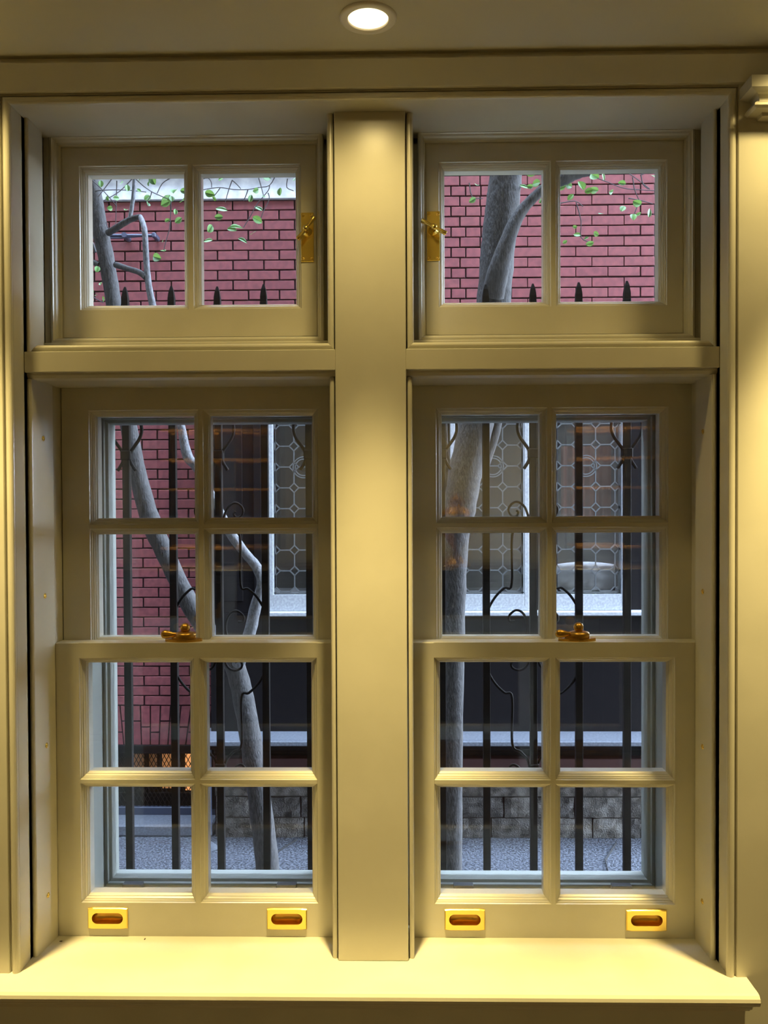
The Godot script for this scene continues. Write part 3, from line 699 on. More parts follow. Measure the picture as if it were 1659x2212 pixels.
func windows() -> void:
	var dx := 0.7256
	var trees := ["showing the slender tree", "showing the stout trunk"]
	# transom lights
	var tc := [[[-0.6583, -0.4325], [-0.4225, -0.1996]], [[0.0843, 0.3137], [0.3239, 0.5506]]]
	var tx := [[-0.6940, -0.1671], [0.0577, 0.5830]]
	for k in 2:
		var t := sash("window_%d" % (1 + k), "small two-pane casement window above the transom bar " + trees[k], tx[k][0], tx[k][1], 1.8355, 2.2265, -0.175, tc[k], [[1.8925, 2.1893]])
		casement_latch(t, Vector3(-0.1862 if k == 0 else 0.0730, 2.0375, -0.175), 0.92 if k == 0 else -0.50)
		# moulded frame round the casement
		var st := mb()
		var pr := [Vector2(0, -0.20), Vector2(0, -0.150), Vector2(0.002, -0.1475), Vector2(0.006, -0.1465), Vector2(0.0075, -0.1500), Vector2(0.0105, -0.1520), Vector2(0.0125, -0.1580), Vector2(0.0125, -0.1700), Vector2(0.0150, -0.1720), Vector2(0.0150, -0.20)]
		ring(st, tx[k][0] - 0.0165, tx[k][1] + 0.0165, 1.8190, 2.2430, pr)
		var fr := thing("trim_%d" % (10 + k), "moulded painted frame around the casement window " + trees[k], "trim", Vector3.ZERO, "", "structure")
		put(fr, "frame_moulding", done(st), M.paint)
		# nosing ledge and rounded bead under the casement; the bead turns up beside the mullion
		put(fr, "frame_ledge", boxmesh((-0.7228 if k == 0 else 0.0148), (-0.1212 if k == 0 else 0.6095), 1.7980, 1.8195, FRONT, -0.140, 0.002), M.paint)
		st = mb()
		ring(st, (-0.7128 if k == 0 else 0.0172), (-0.1232 if k == 0 else 0.6040), 1.7870, 2.35, bead(0.0128, 0.085), -0.0555, 1 + (2 if k == 0 else 8))
		var m := done(st)
		var a := m.surface_get_arrays(0)
		var v: PackedVector3Array = a[Mesh.ARRAY_VERTEX]
		for i in v.size():
			v[i].y = minf(v[i].y, 2.2385)
		a[Mesh.ARRAY_VERTEX] = v
		m = ArrayMesh.new()
		m.add_surface_from_arrays(Mesh.PRIMITIVE_TRIANGLES, a)
		put(fr, "stop_bead", m, M.paint)
		put(fr, "frame_head", boxmesh((-0.7228 if k == 0 else 0.0148), (-0.1212 if k == 0 else 0.6095), 2.2265, 2.2385, FRONT, -0.176), M.paint)
		put(fr, "frame_post", boxmesh((-0.1671 if k == 0 else 0.0118), (-0.1185 if k == 0 else 0.0577), 1.8000, 2.2385, FRONT, -0.176), M.paint)
		put(fr, "frame_post", boxmesh((-0.7228 if k == 0 else 0.5830), (-0.6940 if k == 0 else 0.6095), 1.8000, 2.2385, FRONT, -0.176), M.paint)
	# upper and lower sliding sashes
	for k in 2:
		var o := dx * k
		sash("window_%d" % (3 + k), "upper four-pane sliding sash in shade above the brass fastener " + trees[k], -0.7055 + o, -0.1200 + o, 1.1655, 1.7330, -0.187, [[-0.6480 + o, -0.4180 + o], [-0.4085 + o, -0.1690 + o]], [[1.1965, 1.4385], [1.4475, 1.6865]])
		var t := sash("window_%d" % (5 + k), "lower four-pane sliding sash with two brass lifts " + trees[k], -0.7045 + o, -0.1200 + o, SILL, 1.2065, -0.140, [[-0.6555 + o, -0.4195 + o], [-0.4100 + o, -0.1692 + o]], [[0.6722, 0.9182], [0.9260, 1.1760]], LIFTS[k])
		for x in LIFTS[k]:
			sash_lift(t, Vector3(x, LIFT_Y, -0.140))
		sash_lock(t, Vector3(-0.446 if k == 0 else 0.364, 1.2065, -0.163))
		# outer storm frame
		var sx: Array = [[-0.6516, -0.1955], [0.0905, 0.5519]][k]
		var s := thing("window_%d" % (7 + k), "pale outer storm frame seen through the sash glass " + trees[k], "window frame", Vector3.ZERO, "", "structure")
		var st := mb()
		var pr := [Vector2(0, -0.365), Vector2(0, -0.318), Vector2(0.008, -0.316), Vector2(0.010, -0.322), Vector2(0.016, -0.324), Vector2(0.018, -0.330), Vector2(0.018, -0.365)]
		ring(st, sx[0] - 0.018, sx[1] + 0.018, 0.6250, 1.6880, pr)
		put(s, "storm_frame", done(st), M.outer_paint)
		put(s, "storm_pane", boxmesh(sx[0] - 0.002, sx[1] + 0.002, 0.6420, 1.6710, -0.3455, -0.3425), M.glass)
		var la: float = [-0.7228, 0.0118][k]
		var lb: float = [-0.1185, 0.6155][k]
		put(s, "outer_lining", boxmesh(la, sx[0] - 0.0175, SILL, 1.7390, FRONT, -0.236), M.outer_paint)
		put(s, "outer_lining", boxmesh(sx[1] + 0.0175, lb, SILL, 1.7390, FRONT, -0.236), M.outer_paint)
		put(s, "outer_lining", boxmesh(la, lb, 1.6875, 1.7400, FRONT, -0.236), M.outer_paint)
		put(s, "outer_sill", boxmesh(la, lb, 0.55, 0.6255, -0.40, -0.236, 0.003), M.outer_paint)
		for x in [sx[0] + 0.05, sx[1] - 0.06]:
			put(s, "felt_pad", boxmesh(x - 0.022, x + 0.022, 0.6255, 0.6370, -0.318, -0.300, 0.001), M.lead)

# ---------------------------------------------------------------- outdoors
func street() -> void:
	var t := thing("street_pavement", "grey speckled pavement of the alley outside the windows", "pavement", Vector3.ZERO, "", "structure")
	put(t, "paving", boxmesh(-6.5, 14, STREET - 0.2, STREET, -6.2, FRONT), M.asphalt)
	var st := mb()
	tube(st, [Vector3(1.55, STREET, -4.55), Vector3(1.40, STREET, -4.25), Vector3(1.37, STREET, -4.0), Vector3(1.28, STREET, -3.7), Vector3(1.25, STREET, -3.2)], [0.012], 4, 0.2, 3, 0.3)
	put(t, "crack", done(st), M.black)
	st = mb()
	tube(st, [Vector3(-0.75, STREET, -4.6), Vector3(-0.95, STREET, -4.2), Vector3(-1.0, STREET, -3.9), Vector3(-1.1, STREET, -3.4)], [0.012], 4, 0.2, 3, 0.3)
	put(t, "crack", done(st), M.black)
	# this house's own outer wall above and beside the window
	t = thing("wall_outer", "outer masonry of this house above the window", "wall", Vector3.ZERO, "", "structure")
	put(t, "masonry", boxmesh(-6.5, 6.5, CEILING + 0.2, 11.5, FRONT, 0.0), M.house_render)
	put(t, "masonry", boxmesh(-6.5, -2.5, STREET, CEILING + 0.2, FRONT, 0.0), M.house_render)
	put(t, "masonry", boxmesh(2.5, 6.5, STREET, CEILING + 0.2, FRONT, 0.0), M.house_render)
	put(t, "masonry", boxmesh(-2.5, 2.5, STREET, -0.2, FRONT, 0.0), M.house_render)
	t = thing("wall_west", "plain wall closing the west end of the alley", "wall", Vector3.ZERO, "", "structure")
	put(t, "masonry", boxmesh(-7.0, -6.5, STREET, 11.0, -6.0, FRONT - 0.01), M.house_render)
	var p := thing("paper_scrap", "small pale paper scrap on the pavement by the downpipe", "litter", Vector3(-1.33, STREET, -4.42))
	st = mb()
	quad(st, Vector3(-0.05, 0.004, 0.02), Vector3(0.0, 0.045, -0.02), Vector3(0.06, 0.012, -0.01), Vector3(0.01, 0.004, 0.03))
	quad(st, Vector3(-0.05, 0.004, 0.02), Vector3(-0.03, 0.06, -0.03), Vector3(0.0, 0.045, -0.02), Vector3(0.01, 0.004, 0.03))
	put(p, "sheet", done(st), M.ledge)

func fence() -> void:
	var t := thing("iron_fence", "black wrought iron fence with spear tops and scrollwork outside the windows", "fence", Vector3(0, 0, -0.55))
	var y0 := STREET + 0.06
	for i in BAR_X.size():
		var x: float = BAR_X[i]
		var tip: float = BAR_TIP[i]
		var h := 0.0088
		var st := mb()
		box(st, -h, h, y0, tip - 0.045, -h, h, 0.001)
		# flattened spear head
		var o := [[h * 0.92, tip - 0.045], [h * 0.9, tip - 0.03], [h * 0.62, tip - 0.012], [h * 0.22, tip]]
		for k in o.size() - 1:
			var a: Array = o[k]
			var b: Array = o[k + 1]
			var pa := [Vector3(-a[0], a[1], -a[0]), Vector3(a[0], a[1], -a[0]), Vector3(a[0], a[1], a[0]), Vector3(-a[0], a[1], a[0])]
			var pb := [Vector3(-b[0], b[1], -b[0]), Vector3(b[0], b[1], -b[0]), Vector3(b[0], b[1], b[0]), Vector3(-b[0], b[1], b[0])]
			for j in 4:
				quad(st, pa[j], pb[j], pb[(j + 1) % 4], pa[(j + 1) % 4])
		put(t, "bar", done(st), M.iron, Vector3(x, 0, 0))
	var xa: float = BAR_X[0] - 0.05
	var xb: float = BAR_X[-1] + 0.05
	put(t, "rail", boxmesh(xa, xb, 1.812, 1.836, -0.016, 0.016, 0.002), M.iron)
	put(t, "rail", boxmesh(xa, xb, y0 - 0.02, y0 + 0.02, -0.016, 0.016, 0.002), M.iron)
	for x in [xa, xb]:
		put(t, "post", boxmesh(x - 0.03, x + 0.03, STREET, 2.05, -0.03, 0.03, 0.004), M.iron)
	var lean := 0.0
	for i in [2, 4, 6, 9, 11, 13]:
		var x: float = BAR_X[i]
		for s in [-1.0, 1.0]:
			scroll(t, STRAP_CURVE, x, s, 0.0042)
		put(t, "collar", boxmesh(x - 0.0125, x + 0.0125, 1.598, 1.622, -0.0125, 0.0125, 0.002), M.iron)
	for i in [4, 11]:
		var x: float = BAR_X[i]
		for s in [-1.0, 1.0]:
			scroll(t, TOP_SCROLL, x, s, 0.0032)
			scroll(t, RING_ROD, x, s, 0.0034)
			scroll(t, INNER_SCROLL, x, s, 0.0032)
			scroll(t, LOW_SCROLL, x, s, 0.0032)
		put(t, "collar", boxmesh(x - 0.0125, x + 0.0125, 0.808, 0.834, -0.0125, 0.0125, 0.002), M.iron)

func scroll(t: Node, curve: Array, x: float, s: float, r: float) -> void:
	var pts := []
	for p in smooth(curve, 5):
		pts.append(Vector3(x + s * p.x, p.y, 0.0))
	put(t, "scroll", tubemesh(pts, [r], 6, 0.0, 1, 1.0), M.iron)

func leaf_mesh(fold: float) -> ArrayMesh:
	var st := mb()
	st.set_smooth_group(0)
	var w := [0.0, 0.20, 0.33, 0.36, 0.26, 0.0]
	var y := [0.0, 0.12, 0.32, 0.55, 0.80, 1.0]
	for i in 5:
		for s in [-1.0, 1.0]:
			var a0 := Vector3(0, y[i], -y[i] * y[i] * 0.25)
			var a1 := Vector3(0, y[i + 1], -y[i + 1] * y[i + 1] * 0.25)
			var b0: Vector3 = a0 + Vector3(s * w[i], 0, w[i] * fold)
			var b1: Vector3 = a1 + Vector3(s * w[i + 1], 0, w[i + 1] * fold)
			quad(st, a0, a1, b1, b0)
	return done(st)

func foliage(t: Node, leaves: Array, twigs: Array, seed_: int) -> void:
	var rng := RandomNumberGenerator.new()
	rng.seed = seed_
	for w in twigs:
		put(t, "twig", tubemesh(smooth(w, 3), [0.0019, 0.0018, 0.0016, 0.0015, 0.0014], 5, 0.1, 4), M.twig)
	var kinds := [leaf_mesh(0.25), leaf_mesh(0.5), leaf_mesh(0.05)]
	for l in leaves:
		var b := Basis(Vector3.BACK, rng.randf_range(-2.2, 2.2)) * Basis(Vector3.UP, rng.randf_range(-0.9, 0.9)) * Basis(Vector3.RIGHT, rng.randf_range(-0.9, 0.5))
		var size: float = l[1] * 1.2
		var o := put(t, "leaf", kinds[rng.randi() % 3], M.leaves[rng.randi() % 3])
		o.basis = b.scaled(Vector3(size, size, size))
		o.position = l[0] - b.y * size * 0.5

func limb(t: Node, called: String, pts: Array, radii: Array, m: Material, seed_: int) -> void:
	put(t, called, tubemesh(smooth(pts, 5), smooth_f(radii, 5), 18, 0.045, seed_), m)

func trees() -> void:
	var t := thing("tree", "slender crooked tree with a forking pale limb behind the iron fence", "tree")
	var base: Vector3 = SLENDER_TRUNK[0]
	limb(t, "trunk", [Vector3(base.x + 0.01, STREET, base.z)] + SLENDER_TRUNK, [0.052] + SLENDER_TRUNK_RADII, M.bark, 5)
	limb(t, "branch", SLENDER_LIMB, SLENDER_LIMB_RADII, M.pale_bark, 6)
	limb(t, "branch", SLENDER_FORK_A, SLENDER_FORK_A_RADII, M.bark, 7)
	limb(t, "branch", SLENDER_FORK_B, SLENDER_FORK_B_RADII, M.bark, 8)
	limb(t, "branch", SLENDER_SHOOT, SLENDER_SHOOT_RADII, M.pale_bark, 9)
	limb(t, "branch", SLENDER_STUB_A, SLENDER_STUB_A_RADII, M.bark, 10)
	limb(t, "branch", SLENDER_STUB_B, SLENDER_STUB_B_RADII, M.bark, 11)
	foliage(t, SLENDER_LEAVES, SLENDER_TWIGS, 17)
	t = thing("tree", "stout straight grey tree trunk with a rising limb behind the iron fence", "tree")
	base = STOUT_TRUNK[0]
	limb(t, "trunk", [Vector3(base.x, STREET, base.z)] + STOUT_TRUNK, [0.045] + STOUT_TRUNK_RADII, M.bark, 15)
	limb(t, "branch", STOUT_LIMB, STOUT_LIMB_RADII, M.bark, 16)
	limb(t, "branch", STOUT_LIMB_LOW, STOUT_LIMB_LOW_RADII, M.bark, 17)
	limb(t, "branch", STOUT_LIMB_WEST, STOUT_LIMB_WEST_RADII, M.bark, 18)
	foliage(t, STOUT_LEAVES, STOUT_TWIGS, 23)

# bricks laid along a line from a to b (plan), between two heights; joints dark and recessed
func brickwork(parent: Node, a: Vector2, b: Vector2, y0: float, y1: float, len_: float, course: float, x_first: float, one_by_one: bool, seed_: int) -> void:
	var rng := RandomNumberGenerator.new()
	rng.seed = seed_
	var along := (b - a)
	var total := along.length()
	var dir := along / total
	var ang := atan2(-dir.y, dir.x)
	var out := Vector3(dir.y, 0, -dir.x)
	if out.z < 0: out = -out
	var rows := int(round((y1 - y0) / course))
	var joint := 0.0095
	var field := mb()
	for r in rows:
		var y := y1 - (r + 0.5) * course
		var s := fposmod(x_first + (0.5 * len_ if r % 2 == 1 else 0.0), len_) - len_
		while s < total:
			var s0 := maxf(s, 0.0)
			var s1 := minf(s + len_, total)
			if s1 - s0 > 0.035:
				var w := snappedf(s1 - s0 - joint, 0.01)
				var c := a + dir * (s0 + s1) / 2
				if not one_by_one:
					box(field, c.x - w / 2, c.x + w / 2, y - (course - joint) / 2, y + (course - joint) / 2, c.y - 0.025, c.y + 0.025 + rng.randf_range(-0.002, 0.002))
					s += len_
					continue
				var o := put(parent, "brick", block(w, course - joint, 0.05, 0.0025), M.bricks[rng.randi() % 4])
				o.position = Vector3(c.x, y + rng.randf_range(-0.0015, 0.0015), c.y) + out * rng.randf_range(-0.002, 0.002)
				o.rotation = Vector3(0, ang, rng.randf_range(-0.006, 0.006))
			s += len_
	if not one_by_one:
		put(parent, "brick_field", done(field), M.bricks[0]).set_meta("kind", "stuff")

func leaded(parent: Node, x0: float, x1: float, y0: float, y1: float, cx: float, roundel: bool) -> void:
	var z := -4.62
	var st := mb()
	ring(st, x0, x1, y0, y1, [Vector2(0, -0.05), Vector2(0, 0.0), Vector2(0.004, 0.004), Vector2(0.032, 0.004), Vector2(0.036, -0.012), Vector2(0.036, -0.05)], z)
	var sh := put(parent, "leaded_window", done(st), M.white_timber)
	sh.set_meta("label", "white casement with leaded octagonal panes")
	put(sh, "bottom_rail", boxmesh(x0 + 0.034, x1 - 0.034, y0 + 0.030, y0 + 0.118, z - 0.05, z + 0.003), M.white_timber)
	var gx0 := x0 + 0.036
	var gx1 := x1 - 0.036
	var gy0 := y0 + 0.118
	var gy1 := y1 - 0.036
	var a := 0.1395
	var b := 0.1513
	var d := 0.034
	st = mb()
	var lead := func(p: Vector2, q: Vector2) -> void:
		var w := (q - p)
		if w.length() < 0.001: return
		for e in [p, q]:
			if e.x < gx0 - 0.001 or e.x > gx1 + 0.001 or e.y < gy0 - 0.001 or e.y > gy1 + 0.001: return
		var n := Vector2(-w.y, w.x).normalized() * 0.0042
		var zz := z - 0.018
		var c := [p - n, p + n, q + n, q - n]
		for f in [0.0]:
			quad(st, Vector3(c[0].x, c[0].y, zz), Vector3(c[1].x, c[1].y, zz), Vector3(c[2].x, c[2].y, zz), Vector3(c[3].x, c[3].y, zz))
		for k in 4:
			var e0: Vector2 = c[k]
			var e1: Vector2 = c[(k + 1) % 4]
			quad(st, Vector3(e0.x, e0.y, zz), Vector3(e1.x, e1.y, zz), Vector3(e1.x, e1.y, zz - 0.012), Vector3(e0.x, e0.y, zz - 0.012))
	# diamonds on a lattice through (cx, 1.881), joined by straight leads
	for j in range(-8, 5):
		for i in range(-3, 4):
			var p := Vector2(cx + i * a, 1.881 + j * b)
			if p.x < gx0 - 0.03 or p.x > gx1 + 0.03 or p.y < gy0 - 0.03 or p.y > gy1 + 0.03: continue
			lead.call(p + Vector2(-d, 0), p + Vector2(0, d)); lead.call(p + Vector2(0, d), p + Vector2(d, 0))
			lead.call(p + Vector2(d, 0), p + Vector2(0, -d)); lead.call(p + Vector2(0, -d), p + Vector2(-d, 0))
			lead.call(p + Vector2(d, 0), Vector2(minf(p.x + a - d, gx1), p.y))
			if p.x - a < gx0 - 0.03: lead.call(Vector2(gx0, p.y), p - Vector2(d, 0))
			lead.call(p + Vector2(0, d), Vector2(p.x, minf(p.y + b - d, gy1)))
			if p.y - b < gy0 - 0.03: lead.call(Vector2(p.x, gy0), p - Vector2(0, d))
	lead.call(Vector2(gx0 + 0.012, gy0), Vector2(gx0 + 0.012, gy1)); lead.call(Vector2(gx1 - 0.012, gy0), Vector2(gx1 - 0.012, gy1))
	lead.call(Vector2(gx0, gy0 + 0.012), Vector2(gx1, gy0 + 0.012))
	if roundel:
		var c := Vector2(cx - a / 2, 1.727)
		for k in 28:
			var e := Vector2.from_angle(TAU * k / 28)
			var f := Vector2.from_angle(TAU * (k + 1) / 28)
			lead.call(c + e * 0.076, c + f * 0.076)
			lead.call(c + e * 0.060, c + f * 0.060)
	put(sh, "lead_came", done(st), M.lead)
	# each small diamond light, then each octagonal one
	for j in range(-8, 5):
		for i in range(-3, 4):
			var p := Vector2(cx + i * a, 1.881 + j * b)
			if p.x - d < gx0 or p.x + d > gx1 or p.y - d < gy0 or p.y + d > gy1: continue
			if not mesh_cache.has("diamond"):
				st = mb()
				extrude(st, [Vector2(-d, 0), Vector2(0, d), Vector2(d, 0), Vector2(0, -d)], "z", -0.0015, 0.0015)
				mesh_cache["diamond"] = done(st)
			put(sh, "diamond_pane", mesh_cache["diamond"], M.leaded_glass, Vector3(p.x, p.y, z - 0.024))
	for j in range(-8, 5):
		for i in range(-3, 4):
			var c := Vector2(cx + (i + 0.5) * a, 1.881 + (j + 0.5) * b)
			if c.x + a / 2 < gx0 + 0.02 or c.x - a / 2 > gx1 - 0.02 or c.y + b / 2 < gy0 + 0.02 or c.y - b / 2 > gy1 - 0.02: continue
			var o := []
			for q in [Vector2(-a / 2 + d, -b / 2), Vector2(a / 2 - d, -b / 2), Vector2(a / 2, -b / 2 + d), Vector2(a / 2, b / 2 - d), Vector2(a / 2 - d, b / 2), Vector2(-a / 2 + d, b / 2), Vector2(-a / 2, b / 2 - d), Vector2(-a / 2, -b / 2 + d)]:
				var p: Vector2 = c + q
				p.x = clampf(p.x, gx0, gx1); p.y = clampf(p.y, gy0, gy1)
				if o.is_empty() or (p.distance_to(o[-1]) > 0.002 and p.distance_to(o[0]) > 0.002): o.append(p)
			if o.size() < 3: continue
			st = mb()
			extrude(st, o, "z", z - 0.0255, z - 0.0225)
			put(sh, "glass_pane", done(st), M.leaded_glass)

func far_house() -> void:
	var t := thing("brick_house", "pink painted brick house across the alley with a leaded bay window", "building", Vector3.ZERO)
	var zm := -4.85
	# --- main wall
	var st := mb()
	box(st, -6.5, -2.42, STREET, 11.0, zm - 0.4, zm - 0.006)
	box(st, -2.42, -1.36, -0.40, 11.0, zm - 0.4, zm - 0.006)
	box(st, -1.36, 6.5, 2.70, 11.0, zm - 0.4, zm - 0.006)
	box(st, -2.42, -1.36, STREET, -0.845, zm - 0.4, zm - 0.006)
	var w := put(t, "main_wall", done(st), M.mortar)
	w.set_meta("label", "pink painted brick wall with dark joints")
	brickwork(w, Vector2(-2.52, zm - 0.018), Vector2(-0.42, zm - 0.018), 2.915, 3.733, 0.2325, 0.0744, -1.470 + 2.52, true, 3)
	brickwork(w, Vector2(-2.52, zm - 0.018), Vector2(-1.385, zm - 0.018), -0.061, 2.915, 0.2325, 0.0744, -1.470 + 2.52 + 0.116, true, 4)
	# the rest of the brickwork, beyond what the windows frame
	for f in [[-0.42, 0.20, 2.915, 3.733, 0.0], [-1.385, 0.20, 2.617, 2.915, 0.116], [-4.6, -2.52, -0.806, 3.733, 0.0], [-4.6, 4.0, 4.03, 5.30, 0.0], [2.16, 4.0, 2.617, 3.733, 0.0]]:
		brickwork(w, Vector2(f[0], zm - 0.018), Vector2(f[1], zm - 0.018), f[2], f[3], 0.2325, 0.0744, -1.470 - f[0] + f[4], false, 12)
	put(t, "stone_band", boxmesh(-6.5, 6.5, 3.737, 3.945, zm - 0.1, zm + 0.03, 0.004), M.band)
	put(t, "slate_drip", boxmesh(-6.5, 6.5, 3.945, 4.02, zm - 0.1, zm + 0.09, 0.006), M.slate)
	# --- flat arch of tapering bricks over the basement window
	var c0 := Vector2(-1.912, -2.30)
	var rng := RandomNumberGenerator.new()
	rng.seed = 31
	var n := 0
	var th := -0.30
	while th < 0.215:
		var dth := 0.0345
		var mid_y := (-0.225 if n % 2 == 0 else -0.265) if n % 4 < 2 else -0.18
		for half in 2:
			var ya := -0.358 if half == 0 else mid_y + 0.006
			var yb := mid_y - 0.006 if half == 0 else -0.066
			var o := []
			for q in [[th + 0.0028, ya], [th + dth - 0.0028, ya], [th + dth - 0.0028, yb], [th + 0.0028, yb]]:
				o.append(Vector2(c0.x + tan(q[0]) * (q[1] - c0.y), q[1]))
			st = mb()
			extrude(st, o, "z", zm - 0.03, zm + 0.006)
			put(w, "arch_brick", done(st), M.bricks[rng.randi() % 4])
		th += dth
		n += 1
	# --- basement window behind a diamond mesh
	put(t, "lintel", boxmesh(-2.5, -1.40, -0.425, -0.360, zm - 0.2, zm + 0.02, 0.004), M.dark_timber)
	var bw := put(t, "basement_window", boxmesh(-2.45, -1.40, -0.85, -0.42, zm - 0.40, zm - 0.36), M.black)
	bw.set_meta("label", "basement window lit from inside behind wire mesh")
	for g in [[-1.648, -1.545, -0.735, -0.43, 0], [-1.825, -1.742, -0.72, -0.445, 1], [-1.925, -1.87, -0.69, -0.45, 2], [-2.08, -1.96, -0.68, -0.45, 2]]:
		put(bw, "lit_window_pane", boxmesh(g[0], g[1], g[2], g[3], zm - 0.09, zm - 0.08), M.glow[g[4]])
	for x in [-1.94, -1.70, -1.50, -2.2]:
		put(bw, "window_bar", boxmesh(x - 0.016, x + 0.016, -0.85, -0.42, zm - 0.075, zm - 0.05), M.dark_timber)
	put(bw, "window_bar", boxmesh(-2.45, -1.40, -0.85, -0.745, zm - 0.075, zm - 0.045), M.dark_timber)
	st = mb()
	var pitch := 0.033
	for s in [-1.0, 1.0]:
		var k := -2.9
		while k < -0.9:
			var a := Vector2(k, -0.845)
			var b := Vector2(k + s * 0.425 * 0.55, -0.42)
			if minf(a.x, b.x) > -2.42 and maxf(a.x, b.x) < -1.40:
				tube(st, [Vector3(a.x, a.y, zm - 0.03), Vector3(b.x, b.y, zm - 0.03)], [0.0028], 4)
			k += pitch
	var grille := put(bw, "wire_mesh", done(st), M.iron)
	grille.set_meta("kind", "stuff")
	put(bw, "mesh_frame", boxmesh(-1.44, -1.40, -0.85, -0.42, zm - 0.05, zm + 0.0), M.iron)
	put(bw, "window_sill", boxmesh(-2.45, -1.40, -0.90, -0.840, zm - 0.2, zm - 0.004, 0.004), M.pipe)
	put(t, "kerb_ledge", boxmesh(-6.5, -1.385, STREET, -0.898, zm - 0.05, -4.65, 0.012), M.ledge)
	# --- timber bay front
	var zt := -4.65
	var bay := put(t, "bay_front", boxmesh(-1.385, 2.9, -0.21, 0.665, zt - 0.2, zt, 0.003), M.dark_timber)
	bay.set_meta("label", "dark painted timber bay front")
	put(bay, "corner_post", boxmesh(-1.385, -0.955, 0.665, 2.62, zt - 0.2, zt, 0.004), M.dark_timber)
	put(bay, "post_panel", boxmesh(-1.30, -1.14, 0.75, 2.50, zt, zt + 0.012, 0.005), M.dark_timber)
	put(bay, "post_panel", boxmesh(-1.06, -1.00, 0.70, 2.55, zt, zt + 0.025, 0.006), M.dark_timber)
	put(bay, "window_post", boxmesh(-0.372, 0.366, 0.665, 2.62, zt - 0.2, zt, 0.004), M.dark_timber)
	put(bay, "window_post", boxmesh(0.945, 1.088, 0.665, 2.62, zt - 0.2, zt, 0.004), M.dark_timber)
	put(bay, "window_post", boxmesh(1.66, 2.9, 0.665, 2.62, zt - 0.2, zt, 0.004), M.dark_timber)
	put(bay, "pale_bead", boxmesh(1.642, 1.657, 0.665, 2.55, zt, zt + 0.04, 0.002), M.white_timber)
	put(bay, "head_board", boxmesh(-1.385, 2.9, 2.50, 2.74, zt - 0.2, zt + 0.005, 0.004), M.dark_timber)
	put(bay, "window_ledge", boxmesh(-0.96, 2.9, 0.650, 0.682, zt - 0.05, zt + 0.09, 0.006), M.white_timber)
	put(bay, "inner_room", boxmesh(-1.3, 2.8, 0.3, 2.7, zt - 1.5, zt - 1.45), M.black)
	for wnd in [[-0.950, -0.378, -0.763 + 0.1395, true], [0.372, 0.940, 0.752, true], [1.094, 1.640, 1.423, true]]:
		leaded(t, wnd[0], wnd[1], 0.682, 2.50, wnd[2], wnd[3])
	put(t, "stone_ledge", boxmesh(-1.43, 2.9, -0.240, -0.204, zt - 0.1, -4.388, 0.006), M.ledge)
	put(t, "ledge_bracket", boxmesh(-1.40, 2.9, -0.300, -0.240, zt - 0.1, -4.50, 0.01), M.dark_timber)
	put(t, "recess_board", boxmesh(-1.38, 2.9, -0.58, -0.300, zt - 0.2, zt - 0.10), M.dark_timber)
	put(t, "red_rail", boxmesh(-1.38, 2.9, -0.50, -0.41, zt - 0.1, zt - 0.02, 0.004), M.red_board)
	put(t, "plaster_band", boxmesh(-1.36, 2.9, -0.682, -0.566, zt - 0.2, zt + 0.01, 0.008), M.plaster)
	put(t, "downpipe", tubemesh([Vector3(-1.392, -0.30, zt + 0.06), Vector3(-1.392, -0.6, zt + 0.06), Vector3(-1.392, -0.90, zt + 0.06)], [0.021], 14), M.pipe)
	# --- rough stone base, block by block
	var base := put(t, "stone_base", boxmesh(-1.36, 2.9, STREET, -0.68, zt - 0.3, zt - 0.012), M.mortar)
	base.set_meta("label", "weathered grey stone base")
	rng.seed = 77
	for row in 2:
		var y0 := -0.833 if row == 0 else -0.983
		var y1 := -0.687 if row == 0 else -0.841
		var x := -1.35 - row * 0.11
		while x < 2.2:
			var wd := rng.randf_range(0.22, 0.44)
			rough_block(base, maxf(x, -1.35), x + wd - 0.010, y0, y1, zt, rng)
			x += wd
	# --- brick upper storey of the bay
	var zb := -4.5
	st = mb()
	extrude(st, [Vector2(0.20, zm - 0.1), Vector2(0.20, zb - 0.006), Vector2(1.808, zb - 0.006), Vector2(2.15, zm), Vector2(2.15, zm - 0.1)], "y", 2.56, 10.8)
	var up := put(t, "bay_wall", done(st), M.mortar)
	up.set_meta("label", "pink painted brick upper bay")
	brickwork(up, Vector2(0.664, zb - 0.018), Vector2(1.806, zb - 0.018), 2.762, 3.914, 0.2255, 0.0720, 1.138 - 0.664, true, 8)
	for f in [[3.914, 5.066], [2.546, 2.762]]:
		brickwork(up, Vector2(0.205, zb - 0.018), Vector2(1.806, zb - 0.018), f[0], f[1], 0.2255, 0.0720, 1.138 - 0.205, false, 13)
	# closer bond at the bay's west corner
	rng.seed = 91
	for row in 16:
		var cuts := [0.202, 0.235, 0.437, 0.580, 0.664] if row % 2 == 0 else [0.202, 0.375, 0.478, 0.586, 0.664]
		for k in cuts.size() - 1:
			var wd: float = cuts[k + 1] - cuts[k]
			var bk := put(up, "brick", block(wd - 0.0095, 0.0625, 0.05, 0.0025), M.bricks[rng.randi() % 4])
			bk.position = Vector3((cuts[k] + cuts[k + 1]) / 2, 3.914 - (row + 0.5) * 0.0720 + rng.randf_range(-0.0015, 0.0015), zb - 0.018 + rng.randf_range(-0.002, 0.002))
	# --- bracket rod with lamp end on the wall
	st = mb()
	tube(st, [Vector3(-2.30, 3.455, zm + 0.10), Vector3(-2.05, 3.452, zm + 0.10), Vector3(-1.80, 3.449, zm + 0.10)], [0.012], 10)
	tube(st, [Vector3(-2.30, 3.436, zm + 0.10), Vector3(-2.05, 3.434, zm + 0.10), Vector3(-1.86, 3.449, zm + 0.10)], [0.007], 8)
	tube(st, [Vector3(-2.02, 3.452, zm), Vector3(-2.02, 3.452, zm + 0.12)], [0.02, 0.02], 10)
